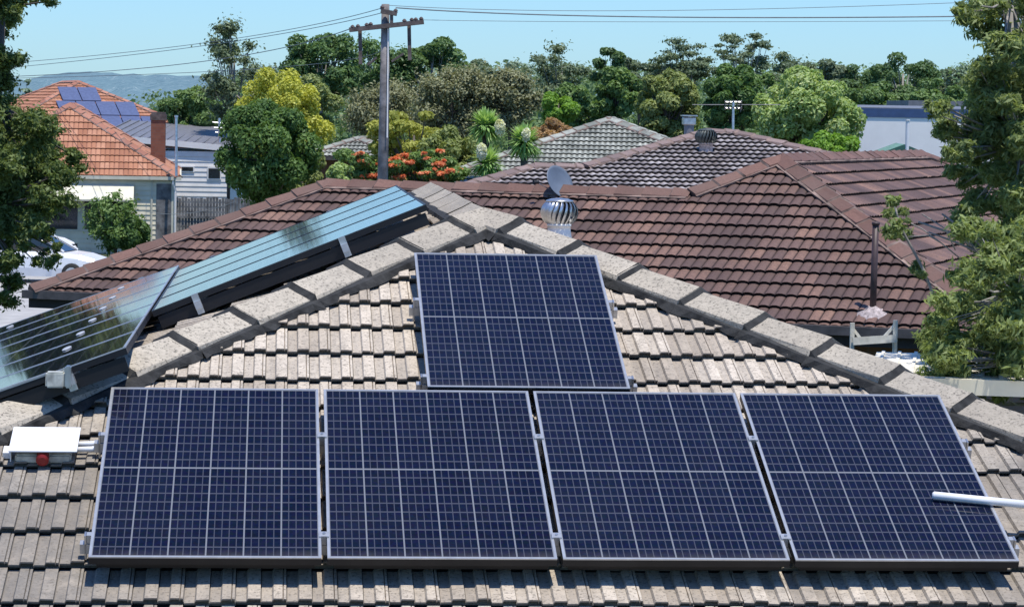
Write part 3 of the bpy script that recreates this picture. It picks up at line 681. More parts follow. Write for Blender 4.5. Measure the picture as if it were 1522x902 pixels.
# weatherboards, awning, corner boards, windows
e, i = orf.e, orf.i; o = V((orf.T.x, orf.T.y, 0)); W_ = orf.W; z0 = orf.zl.z; b = BM(); k = z0-.15; yw = -W_+.14
while k > GZ+.1:
    hexa(b, [o+e*x+i*y+Z_*z for (x, y, z) in ((-W_+.14, yw-.03, k-.17), (W_-.14, yw-.03, k-.17), (W_-.14, yw-.002, k-.17), (-W_+.14, yw-.002, k-.17), (-W_+.14, yw-.008, k), (W_-.14, yw-.008, k), (W_-.14, yw-.002, k), (-W_+.14, yw-.002, k))]); k -= .175
obj('weatherboard', b, 'creamwall', oh)
b = BM(); obox(b, o, e, i, Z_, (W_-.26, W_-.15), (yw-.06, yw-.031), (GZ, z0-.1)); obox(b, o, e, i, Z_, (W_-1.0, W_-.93), (yw-.06, yw-.031), (GZ, z0-.1)); obj('corner_board', b, 'cream', oh)
b = BM(); obox(b, o, e, i, Z_, (W_-.8, W_-.27), (yw-.055, yw-.031), (GZ, z0-.25)); obj('corner_panel', b, 'fence', oh)
b = BM(); obox(b, o, e, i, Z_, (-2.6, 2.1), (yw-.05, yw-.031), (z0-2.0, z0-.45)); wn_ = obj('window', b, 'cream', oh)
for x in (-2.5, -.9, .7):
    b = BM(); obox(b, o, e, i, Z_, (x, x+1.35), (yw-.06, yw-.052), (z0-1.92, z0-.5)); obj('pane', b, 'glass', wn_)
b = BM(); hexa(b, [o+e*x+i*y+Z_*z for (x, y, z) in ((-2.9, yw-.75, z0-.88), (2.45, yw-.75, z0-.88), (2.45, yw-.06, z0-.32), (-2.9, yw-.06, z0-.32), (-2.9, yw-.75, z0-.82), (2.45, yw-.75, z0-.82), (2.45, yw-.06, z0-.27), (-2.9, yw-.06, z0-.27))]); obj('awning', b, 'cream', oh)
b = BM(); tube(b, [o+e*(W_-.2)+i*(-W_-.03)+Z_*(z0-.08), o+e*(W_-.2)+i*(-W_-.03)+Z_*(z0-.25), o+e*(W_-.12)+i*(yw-.1)+Z_*(z0-.5), o+e*(W_-.12)+i*(yw-.1)+Z_*GZ], .045, 8); obj('downpipe', b, 'whitewall', oh)
# chimney
d_ = 106; b = BM(); c = at(235, 235, d_); ctop = at(235, 168, d_)
ch = thing('chimney', 'red brick chimney beside the orange terracotta roof', 'chimney', V((c.x, c.y, c.z-.6)))
obox(b, V((c.x, c.y, 0)), X_, Y_, Z_, (-.27, .27), (-.25, .25), (c.z-.9, ctop.z-.28)); obj('stack', b, 'redbrick', ch)
b = BM(); obox(b, V((c.x, c.y, 0)), X_, Y_, Z_, (-.30, .30), (-.28, .28), (ctop.z-.279, ctop.z-.05)); obox(b, V((c.x, c.y, 0)), X_, Y_, Z_, (-.26, .26), (-.24, .24), (ctop.z-.049, ctop.z+.03)); obj('crown', b, 'rusty', ch)
b = BM(); tube(b, [at(262, 262, 100), at(262, 175, 100)], .05, 8); tube(b, [at(262, 174.8, 100), at(262, 172, 100)], .07, 8)
top('vent_pipe', b, 'steel', 'slim pale vent pipe right of the red brick chimney', 'pipe')
# far orange house with panels
fh, frf = hiphouse('far two storey house with bright orange roof and blue solar panels', (116, 122), 150, -16, 5.6, 4, 25, 'orange', 'orangecap', 'redbrick', .40, .34, 'wave')
P0_, e_, up_, poly = frf.faces['F']; n_ = e_.cross(up_).normalized()
FP = plain('far_solar_glass', (.10, .13, .24), .8, 0, .1, spec=.2)
k = 0
for (u, v) in [(4.3, 3.55), (5.35, 3.55), (3.9, 1.8), (4.95, 1.8), (6.0, 1.8), (7.05, 1.8), (4.9, .05), (5.95, .05), (7.0, .05), (8.05, .05)]:
    b = BM(); obox(b, P0_+e_*u+up_*v, e_, up_, n_, (0, 1.0), (0, 1.65), (.1, .14)); 
    o = top('solar_panel', b, FP, 'blue solar panel among those on the far orange roof', 'solar panel', 'solar panels on the far orange roof'); k += 1
# white weatherboard building
d_ = 116; t = thing('house', 'white weatherboard house with flat grey roof behind the brick chimney', 'house', V((at(300, 250, d_).x, at(300, 250, d_).y, GZ)))
A = at(205, 222, d_); Bp = at(338, 226, d_); e = V((Bp.x-A.x, Bp.y-A.y, 0)).normalized(); i = V((-e.y, e.x, 0)); Lw = (V((Bp.x, Bp.y, 0))-V((A.x, A.y, 0))).length; o = V((A.x, A.y, 0)); zt = Bp.z
b = BM(); obox(b, o, e, i, Z_, (-1, Lw), (0, 8), (GZ, zt)); obj('wall', b, 'whiteboard', t)
b = BM(); k = zt-.02
while k > GZ+.3:
    hexa(b, [o+e*x+i*y+Z_*z for (x, y, z) in ((-1, -.03, k-.2), (Lw, -.03, k-.2), (Lw, -.002, k-.2), (-1, -.002, k-.2), (-1, -.006, k), (Lw, -.006, k), (Lw, -.002, k), (-1, -.002, k))]); k -= .205
obj('weatherboard', b, 'whiteboard', t)
b = BM(); hexa(b, [o+e*x+i*y+Z_*z for (x, y, z) in ((-1.6, -.14, zt+.42), (Lw+.4, -.14, zt+.0), (Lw+.4, -.09, zt+.0), (-1.6, -.09, zt+.42), (-1.6, -.14, zt+.66), (Lw+.4, -.14, zt+.24), (Lw+.4, -.09, zt+.24), (-1.6, -.09, zt+.66))]); obj('fascia', b, 'whitewall', t)
b = BM(); hexa(b, [o+e*x+i*y+Z_*z for (x, y, z) in ((-1.6, -.08, zt+.44), (Lw+.4, -.08, zt+.02), (Lw+.4, 8.5, zt+.7), (-1.6, 8.5, zt+1.0), (-1.6, -.08, zt+.64), (Lw+.4, -.08, zt+.22), (Lw+.4, 8.5, zt+.9), (-1.6, 8.5, zt+1.2))])
rr = obj('roof', b, 'roofgrey', t); b = BM()
for k in range(18):
    x = -1.5+k*.38; s_z = -(.42/(Lw+2))*(x+1.6)
    hexa(b, [o+e*(x+dx)+i*y+Z_*(zt+z+s_z) for (dx, y, z) in ((0, -.08, .645), (.05, -.08, .645), (.05, 8.4, 1.2), (0, 8.4, 1.2), (0, -.08, .69), (.05, -.08, .69), (.05, 8.4, 1.25), (0, 8.4, 1.25))])
obj('roof_rib', b, 'roofgrey', rr)
for (xa, xb, ya, yb) in ((308, 329, 249, 267), (268, 289, 247, 256)):
    q0 = at(xa, yb, d_); q1 = at(xb, ya, d_); u0_, u1_ = (q0-o).dot(e), (q1-o).dot(e)
    b = BM(); obox(b, o, e, i, Z_, (u0_, u1_), (-.06, -.035), (q0.z, q1.z)); f = obj('window', b, 'whitewall', t)
    b = BM(); obox(b, o, e, i, Z_, (u0_+.05, u1_-.05), (-.07, -.062), (q0.z+.05, q1.z-.05)); obj('pane', b, 'glass', f)
b = BM(); obox(b, o, e, i, Z_, (Lw+.01, Lw+.12), (-.05, .1), (GZ, zt)); obj('downpipe', b, 'blackframe', t)
# antenna bits on it
base = at(326, 212, 114); b = BM(); tube(b, [base, at(326, 176, 114)], .05, 6); tube(b, [at(316, 182, 114), at(336, 184, 114)], .03, 5); tube(b, [at(318, 190, 114), at(334, 191, 114)], .03, 5); tube(b, [at(320, 197, 114), at(335, 198, 114)], .03, 5)
top('tv_antenna', b, 'steel', 'small tv antenna on the white weatherboard house beside the round tree', 'antenna')
# paling fence
t = thing('paling_fence', 'grey timber paling fence in front of the white weatherboard house', 'fence', at(300, 370, 101))
A = at(258, 293, 101); Bp = at(352, 291, 101); e = (V((Bp.x-A.x, Bp.y-A.y, 0))).normalized(); i = V((-e.y, e.x, 0)); Lw = (V((Bp.x, Bp.y, 0))-V((A.x, A.y, 0))).length; o = V((A.x, A.y, 0))
b = BM(); x = -.5
while x < Lw+1: obox(b, o, e, i, Z_, (x, x+.10), (random.uniform(-.02, 0), .02), (GZ, A.z+random.uniform(-.05, .03))); x += .112
obj('paling', b, 'fence', t); b = BM(); obox(b, o, e, i, Z_, (-.5, Lw+1), (-.06, -.022), (A.z-.75, A.z-.68)); obj('rail', b, 'fence', t)
# white building with blue fascia (right)
d_ = 95; t = thing('building', 'white rendered building with dark blue roof edge at right', 'building', V((at(1310, 200, d_).x, at(1310, 200, d_).y, GZ)))
A = at(1270, 174, d_); Bp = at(1392, 176, d_); e = (V((Bp.x-A.x, Bp.y-A.y, 0))).normalized(); i = V((-e.y, e.x, 0)); Lw = (V((Bp.x, Bp.y, 0))-V((A.x, A.y, 0))).length; o = V((A.x, A.y, 0))
b = BM(); obox(b, o, e, i, Z_, (0, Lw+2), (0, 7), (GZ, A.z)); obox(b, o, e, i, Z_, (-.9, -.001), (1.0, 7), (GZ, A.z-.35)); obj('wall', b, 'whitewall', t)
b = BM(); obox(b, o, e, i, Z_, (-.12, Lw+2.2), (-.03, 7.1), (A.z+.001, A.z+.30)); obj('fascia', b, 'blueroof', t)
b = BM(); hexa(b, [o+e*x+i*y+Z_*(A.z+z) for (x, y, z) in ((-.2, -.02, .301), (Lw+2.3, -.02, .301), (Lw+2.3, 7.2, .301), (-.2, 7.2, .301), (-.2, -.02, .33), (Lw+2.3, -.02, .33), (Lw+2.3, 7.2, .45), (-.2, 7.2, .45))]); obj('roof', b, 'roofgrey', t)
b = BM(); q = at(1395, 154, 110); obox(b, q, X_, Y_, Z_, (-1.2, 2), (0, 4), (-5.5, .1)); top('building', b, 'roofgrey', 'grey roofed shed just behind the white rendered building', 'building')
# green gable shed
d_ = 86; G = at(1344, 216, d_); gl = at(1284, 236, d_); gr = at(1400, 243, d_); e = V((.985, -.17, 0)); i = V((.17, .985, 0)); Wl = 1.35
t = thing('garage', 'small shed with mint green gable roof before the white building', 'shed', V((G.x, G.y, GZ)))
dz = .52
b = BM()
for s in (-1, 1):
    hexa(b, [G+e*x+i*y+Z_*z for (x, y, z) in ((0, -.2, -.03), (s*Wl, -.2, -dz-.03), (s*Wl, 6, -dz-.03), (0, 6, -.03), (0, -.2, 0), (s*Wl, -.2, -dz), (s*Wl, 6, -dz), (0, 6, 0))])
for k in range(14):
    for s in (-1,):
        y = -.1+k*.4; hexa(b, [G+e*x+i*(y+dy)+Z_*z for (x, dy, z) in ((0, 0, .001), (s*Wl, 0, -dz+.001), (s*Wl, .05, -dz+.001), (0, .05, .001), (0, 0, .03), (s*Wl, 0, -dz+.03), (s*Wl, .05, -dz+.03), (0, .05, .03))])
obj('roof', b, 'greenroof', t)
b = BM()
for s in (-1, 1): hexa(b, [G+e*x+i*y+Z_*z for (x, y, z) in ((0, -.26, -.13), (s*(Wl+.03), -.26, -dz-.15), (s*(Wl+.03), -.205, -dz-.15), (0, -.205, -.13), (0, -.26, .03), (s*(Wl+.03), -.26, -dz+.02), (s*(Wl+.03), -.205, -dz+.02), (0, -.205, .03))])
obj('barge_board', b, 'greentrim', t)
b = BM(); v = [b.verts.new(G+e*x+Z_*z) for x, z in ((-Wl+.1, -dz), (0, -.04), (Wl-.1, -dz), (Wl-.1, GZ-G.z), (-Wl+.1, GZ-G.z))]; f = b.faces.new(v)
r2 = bmesh.ops.extrude_face_region(b, geom=[f]); bmesh.ops.translate(b, verts=[x for x in r2['geom'] if isinstance(x, bmesh.types.BMVert)], vec=i*5.8); obj('wall', b, 'cream', t)
b = BM(); A = at(1349, 250, 84); tube(b, [V((A.x, A.y, GZ)), at(1349, 180, 84)], .055, 10); tube(b, [at(1349, 179.8, 84), at(1349, 178, 84)], .075, 10)
top('pipe', b, 'whiteplastic', 'white upright pipe in front of the green gabled shed', 'pipe')
# ------------------------------------------------------------------ power pole and wires
d_ = 70; A = at(570, 280, d_); Tp = at(573, 7, d_); Bs = V((A.x-.05, A.y, GZ))
t = thing('power_pole', 'tall grey timber power pole with cross arms against the sky', 'power pole', Bs)
b = BM(); tube(b, [Bs, A.lerp(Tp, .5), Tp], [.15, .125, .10], 14); obj('pole', b, 'timberpole', t, True)
b = BM(); tube(b, [at(575.5, 205, d_-.15), at(577, 40, d_-.13)], .018, 6); obj('conduit', b, 'whitewall', t)
def arm(x0, y0, x1, y1, dd, w_=.055, name='cross_arm'):
    A, B2 = at(x0, y0, dd), at(x1, y1, dd); d = (B2-A).normalized(); s = d.cross(FW).normalized(); f2 = s.cross(d)
    b = BM(); obox(b, A, d, s, f2, (0, (B2-A).length), (-w_, w_), (-.05, .05)); return obj(name, b, 'rusty', t)
a1 = arm(519, 45, 630, 33, d_-.2); arm(566, 17, 590, 21, d_-.2)
arm(582, 19, 582, 40, d_-.16, .04, 'arm_bracket')
for (x, y0, y1) in ((535, 44, 96), (608, 37, 90)): arm(x, y0, x+1, y1, d_-.05, .045, 'drop_post')
arm(560, 86, 546, 97, d_-.16, .025, 'stay'); arm(582, 92, 600, 80, d_-.16, .025, 'stay')
for (x, y) in ((524, 41), (532, 40), (545, 38), (551, 37), (601, 32), (612, 30.5), (618, 30), (626, 29), (588, 17), (568, 12)):
    P = at(x, y+3, d_-.2); b = BM(); lathe(b, P, [(.02, -.06), (.02, .0), (.055, .01), (.045, .04), (.06, .06), (.03, .10), (.01, .11)], 8); obj('insulator', b, 'insul', t)
def wire(label, pts, dd0, dd1, group, rad=.013):
    rad *= .8
    ps = []; n = len(pts)-1
    # smooth quadratic through three photo points
    (x0, y0), (xm, ym), (x1, y1) = pts
    for k in range(25):
        u = k/24; L0 = 2*(u-.5)*(u-1); L1 = -4*u*(u-1); L2 = 2*u*(u-.5)
        ps.append(at(x0*L0+xm*L1+x1*L2, y0*L0+ym*L1+y1*L2, dd0+(dd1-dd0)*u))
    b = BM(); tube(b, ps, rad, 5); top('power_wire', b, 'wire', label, 'wire', group)
gw = 'power wires strung from the pole'
wire('topmost thin wire running left from the pole top', [(566, 13), (320, 62), (-40, 98)], 70, 110, gw, .012)
wire('second wire running left from the pole, just under the topmost', [(566, 20), (320, 66), (-40, 106)], 70, 110, gw, .012)
wire('lower dark wire running left from the cross arm', [(524, 42), (300, 92), (-40, 116)], 70, 110, gw, .015)
wire('lowest sagging wire running left from the pole shaft', [(569, 70), (420, 100), (-40, 118)], 70, 110, gw, .012)
wire('thicker lower wire running right from the pole top', [(588, 12), (1000, 26), (1620, 22)], 70, 70, gw, .02)
wire('faint upper wire running right from the pole top', [(570, 8), (1000, 16), (1620, -4)], 70, 70, gw, .009)
wire('thin wire just under the thick one running right', [(626, 30), (1000, 33), (1620, 30)], 70, 72, gw, .008)
wire('low service wire crossing in front of the weatherboard houses', [(200, 310), (270, 318), (350, 300)], 96, 96, gw, .011)
# ------------------------------------------------------------------ cars
def car(label, x, y, az_, length=4.5, h=1.5):
    t = thing('parked_car', label, 'car', (x, y, GZ)); a = R(az_); e = V((math.cos(a), math.sin(a), 0)); s = V((-math.sin(a), math.cos(a), 0)); o = V((x, y, GZ))
    def loft(secs, name, mat):
        b = BM(); rings = []
        for (u, zb, zt_, hw) in secs:
            rings.append([b.verts.new(o+e*u+s*y_+Z_*z) for y_, z in ((-hw*.96, zb), (-hw, zb+(zt_-zb)*.35), (-hw*.97, zb+(zt_-zb)*.8), (-hw*.85, zt_), (hw*.85, zt_), (hw*.97, zb+(zt_-zb)*.8), (hw, zb+(zt_-zb)*.35), (hw*.96, zb))])
        for r0, r1 in zip(rings, rings[1:]):
            for k in range(8): b.faces.new((r0[k], r0[(k+1) % 8], r1[(k+1) % 8], r1[k]))
        b.faces.new(rings[0][::-1]); b.faces.new(rings[-1]); bmesh.ops.recalc_face_normals(b, faces=b.faces[:])
        return obj(name, b, mat, t, False)
    k = length/4.5
    loft([(-2.2*k, .35, .85, .75), (-2.1*k, .25, .95, .85), (-1.3*k, .22, .98, .89), (0, .22, .95, .9), (1.0*k, .22, .95, .89), (1.6*k, .22, .88, .87), (2.05*k, .25, .75, .8), (2.22*k, .35, .6, .68)], 'body', 'carpaint')
    loft([(-2.02*k, .951, .97, .72), (-1.6*k, .951, h-.12, .68), (-1.0*k, .951, h-.02, .66), (.0, .951, h-.03, .66), (.35*k, .951, h-.1, .67), (1.1*k, .951, .965, .74)], 'window', 'glass')
    b = BM(); prev = None
    for (u, z, hw) in ((-1.62*k, h-.10, .60), (-1.0*k, h-.005, .60), (0, h-.012, .60), (.36*k, h-.085, .60)):
        cur = [b.verts.new(o+e*u+s*q+Z_*z_) for q, z_ in ((-hw, z-.03), (-hw*.9, z+.015), (hw*.9, z+.015), (hw, z-.03))]
        if prev:
            for q in range(3): b.faces.new((prev[q], prev[q+1], cur[q+1], cur[q]))
        prev = cur
    obj('roof', b, 'carpaint', t, True)
    for sd in (-1, 1):
        for (u0_, z0_, u1_, z1_) in ((-1.95*k, .96, -1.55*k, h-.1), (-.55*k, .96, -.5*k, h-.04), (1.12*k, .96, .34*k, h-.09)):
            b = BM(); tube(b, [o+e*u0_+s*(sd*.745)+Z_*z0_, o+e*u1_+s*(sd*.60)+Z_*z1_], .035, 6); obj('pillar', b, 'carpaint', t)
    for u in (-1.35*k, 1.4*k):
        for sd in (-1, 1):
            b = BM(); lathe(b, o+e*u+s*(sd*.80)+Z_*.32, [(.2, -.1), (.31, -.09), (.32, .0), (.31, .1), (.2, .11)], 20, s, e); w_ = obj('wheel', b, 'tyre', t, True)
            b = BM(); lathe(b, o+e*u+s*(sd*.80)+Z_*.32, [(.19, -.115), (.19, .115)], 14, s, e); obj('rim', b, 'alu', w_)
    for sd in (-1, 1):
        b = BM(); obox(b, o, e, s, Z_, (2.08*k, 2.17*k), (sd*.6-.12, sd*.6+.12), (.58, .70)); obj('headlight', b, 'glass', t)
        b = BM(); obox(b, o, e, s, Z_, (.75*k, .9*k), tuple(sorted((sd*.9, sd*1.05))), (.92, 1.04)); obj('mirror', b, 'carpaint', t)
def grd(px, d):
    q = at(px, 300, d); return q.x, q.y
x, y = grd(52, 84); car('white car parked left of the cream house, bonnet pointing right', x, y, -12, 4.5, 1.5)
x, y = grd(20, 94); car('white car parked further back, mostly hidden by the left tree', x, y, -35, 4.5, 1.55)
# ------------------------------------------------------------------ ground, hills, world
b = BM(); S = 6000
b.faces.new([b.verts.new((x, y, GZ)) for x, y in ((-S, -200), (S, -200), (S, 9000), (-S, 9000))]); o = obj('ground', b, 'ground'); o['kind'] = 'structure'
x, y = grd(10, 80); b = BM(); b.faces.new([b.verts.new((x+dx, y+dy, GZ+.006)) for dx, dy in ((-14, -32), (4, -32), (4.5, 12), (-14, 12))]); o = obj('driveway', b, 'concreteground'); o['kind'] = 'structure'
def hills(name, d, px0, px1, ys, zj, seed):
    rr_ = np.random.default_rng(seed); b = BM(); N = 160; rows = []
    for k in range(N+1):
        px = px0+(px1-px0)*k/N; yy = np.interp(px, [q[0] for q in ys], [q[1] for q in ys]) + 1.2*math.sin(px*.21+seed)+.9*math.sin(px*.53)+.5*rr_.normal()
        tp_ = at(px, yy, d); r_ = []
        for j in range(8):
            f = j/7; q = at(px, yy, d*(1-.45*f)); r_.append(b.verts.new((q.x, q.y, tp_.z*(1-f)**1.3+GZ*f+rr_.normal()*zj*(f > 0)*(f < 1))))
        rows.append(r_)
    for r0, r1 in zip(rows, rows[1:]):
        for j in range(7): b.faces.new((r0[j], r1[j], r1[j+1], r0[j+1]))
    o = obj(name, b, 'hill', None, True); o['kind'] = 'structure'
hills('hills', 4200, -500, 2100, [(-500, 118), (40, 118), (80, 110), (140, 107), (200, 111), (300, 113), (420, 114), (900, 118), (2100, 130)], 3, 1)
w = bpy.data.worlds.new('World'); SC.world = w; w.use_nodes = True; nt = w.node_tree; bg = nt.nodes['Background']
SEL, SAZ = R(74.5), R(150)     # high summer sun behind the camera, a little to the right
sk = nt.nodes.new('ShaderNodeTexSky'); sk.sky_type = 'NISHITA'; sk.sun_disc = False; sk.sun_elevation = SEL; sk.sun_rotation = SAZ; sk.air_density = 1.0; sk.dust_density = .25; sk.ozone_density = 1.6
mx = nt.nodes.new('ShaderNodeMix'); mx.data_type = 'RGBA'; mx.blend_type = 'MULTIPLY'; mx.inputs[0].default_value = 1
nt.links.new(sk.outputs[0], mx.inputs[6]); mx.inputs[7].default_value = (.60, .94, 1.42, 1); nt.links.new(mx.outputs[2], bg.inputs[0]); bg.inputs[1].default_value = .12
sn = bpy.data.lights.new('sun', 'SUN'); sn.energy = 4.7; sn.angle = R(.6); sn.color = (1, .95, .87); so = bpy.data.objects.new('sun', sn); C.objects.link(so)
sd = V((math.sin(SAZ)*math.cos(SEL), math.cos(SAZ)*math.cos(SEL), math.sin(SEL))); so.rotation_euler = sd.to_track_quat('Z', 'Y').to_euler(); so.location = (0, 0, 30)
SC.view_settings.view_transform = 'Standard'; SC.view_settings.look = 'None'; SC.view_settings.exposure = 0
# ------------------------------------------------------------------ foliage
def leaf_mesh(name, pos, nrm, size, tint, aspect=.45, droop=0):
    "one bent pointed quad per leaf"
    n = len(pos); a = rng.normal(size=(n, 3)); a[:, 2] -= droop
    t = a - (a*nrm).sum(1, keepdims=True)*nrm; t /= np.linalg.norm(t, axis=1, keepdims=True)+1e-9
    s = np.cross(nrm, t); sz = size[:, None]
    v = np.empty((n, 4, 3)); v[:, 0] = pos-t*sz*.5; v[:, 1] = pos+s*sz*aspect*.5; v[:, 2] = pos+t*sz*.5; v[:, 3] = pos-s*sz*aspect*.5
    v[:, 1] += nrm*sz*.08; v[:, 3] += nrm*sz*.08
    me = bpy.data.meshes.new(name); me.vertices.add(4*n); me.vertices.foreach_set('co', v.ravel().astype(np.float32))
    me.loops.add(4*n); me.loops.foreach_set('vertex_index', np.arange(4*n, dtype=np.int32)); me.polygons.add(n)
    me.polygons.foreach_set('loop_start', np.arange(0, 4*n, 4, dtype=np.int32)); me.update(calc_edges=True)
    at_ = me.attributes.new('tint', 'FLOAT', 'FACE'); at_.data.foreach_set('value', tint.astype(np.float32)); return me
def clump_leaves(cl, n, size, up=.35, inner=.25, soft=False):
    "cl: list of (centre, (rx,ry,rz)); returns arrays"
    cen = np.array([c for c, r in cl]); rad = np.array([r for c, r in cl]); vol = (rad[:, 0]*rad[:, 1]*rad[:, 2])**(2/3); pr = vol/vol.sum()
    idx = rng.choice(len(cl), n, p=pr); d = rng.normal(size=(n, 3)); d[:, 2] = np.where(rng.random(n) < .3, np.abs(d[:, 2]), d[:, 2]); d /= np.linalg.norm(d, axis=1, keepdims=True)
    q = np.where(rng.random(n) < inner, rng.random(n)**.5*.8, .8+.25*rng.random(n))
    if soft: q = np.abs(rng.normal(size=n))*.62
    pos = cen[idx] + d*rad[idx]*q[:, None]
    nr = d*.6 + rng.normal(size=(n, 3))*.45 + np.array([0, 0, up]); nr /= np.linalg.norm(nr, axis=1, keepdims=True)
    ct = rng.random(len(cl))
    tint = np.clip(.45*rng.random(n) + .35*ct[idx] + .2*rng.random(n)**3, 0, 1)
    sz = size*(.6+.8*rng.random(n)); return pos, nr, sz, tint
def tree(name, label, cat, px, ytop, ybot, w_px, d, mat, n=6000, leaf=.22, nc=22, clump=.3, bark='bark', group=None, flat=1., shape='round', trunk_r=None, aspect=.5, inner=.3, depth=None, extra=None, seed=None, limbs=True, up=.35, base=GZ):
    if seed is not None: random.seed(seed)
    top_, bot = at(px, ytop, d), at(px, ybot, d); c = (top_+bot)/2; H = (top_.z-bot.z)/2; Wd = w_px/F*d/2; Dp = depth or Wd
    root = thing(name, label, cat, (c.x, c.y, base), group)
    cl = []; rt2 = V((math.cos(YAW), -math.sin(YAW), 0)); fw2 = V((math.sin(YAW), math.cos(YAW), 0))
    soft = shape in ('open', 'umbrella') or mat in ('l_grey', 'l_haze')
    if not soft: nc = int(nc*1.7); clump *= .8
    else: nc = int(nc*1.3)
    for k in range(nc):
        for _ in range(30):
            u, v, z = random.uniform(-1, 1), random.uniform(-1, 1), random.uniform(-1, 1)
            if shape == 'round' and .25 < u*u+v*v+z*z < 1: break
            if shape == 'umbrella' and u*u+v*v < 1 and z > .15 + .0*u and u*u+v*v+(z*.9)**2 < 1.1 and random.random() < .9: break
            if shape == 'open' and u*u+v*v+z*z < 1.05: break
            if shape == 'cone' and math.hypot(u, v) < (1-z)/2: break
        r = clump*random.uniform(.65, 1.35)
        p = c + rt2*u*Wd*(1-r*.55) + fw2*v*Dp*(1-r*.55) + Z_*z*H*(1-r*flat*.6)
        rr_ = r*min(Wd, H*1.4); cl.append((p, (rr_, rr_, rr_*flat)))
    pos, nr, sz, tint = clump_leaves(cl, int(n*1.7), leaf*(.72 if soft else .8), up, inner, soft)
    me = leaf_mesh('crown', pos, nr, sz, tint, aspect); cr = link('crown', me, mat, root)
    # trunk and limbs
    tr = trunk_r or max(.06, Wd*.06); b = BM(); fork = V((c.x, c.y, bot.z + (c.z-bot.z)*.25)); fork.z = max(fork.z, base+.5)
    mid = V((c.x+random.uniform(-.1, .1)*Wd, c.y, base+(fork.z-base)*.5))
    tube(b, [V((c.x, c.y, base-.05)), mid, fork, V((c.x, c.y, c.z+H*.3))], [tr*1.3, tr, tr*.85, tr*.3], 8)
    obj('trunk', b, bark, root, True)
    if limbs:
        b = BM()
        for (p, r) in cl:
            m = fork.lerp(p, .5) + Z_*(-.08*H); s0 = fork.lerp(V((c.x, c.y, c.z)), random.random()*.8); tube(b, [s0, m, p+Z_*r[2]*.3], [tr*.45, tr*.28, tr*.12], 5, False)
        obj('limb', b, bark, root, True)
    if extra: extra(root, cl, c, Wd, H)
    return root, cl
T = 'tree'
gs = 'trees along the skyline'
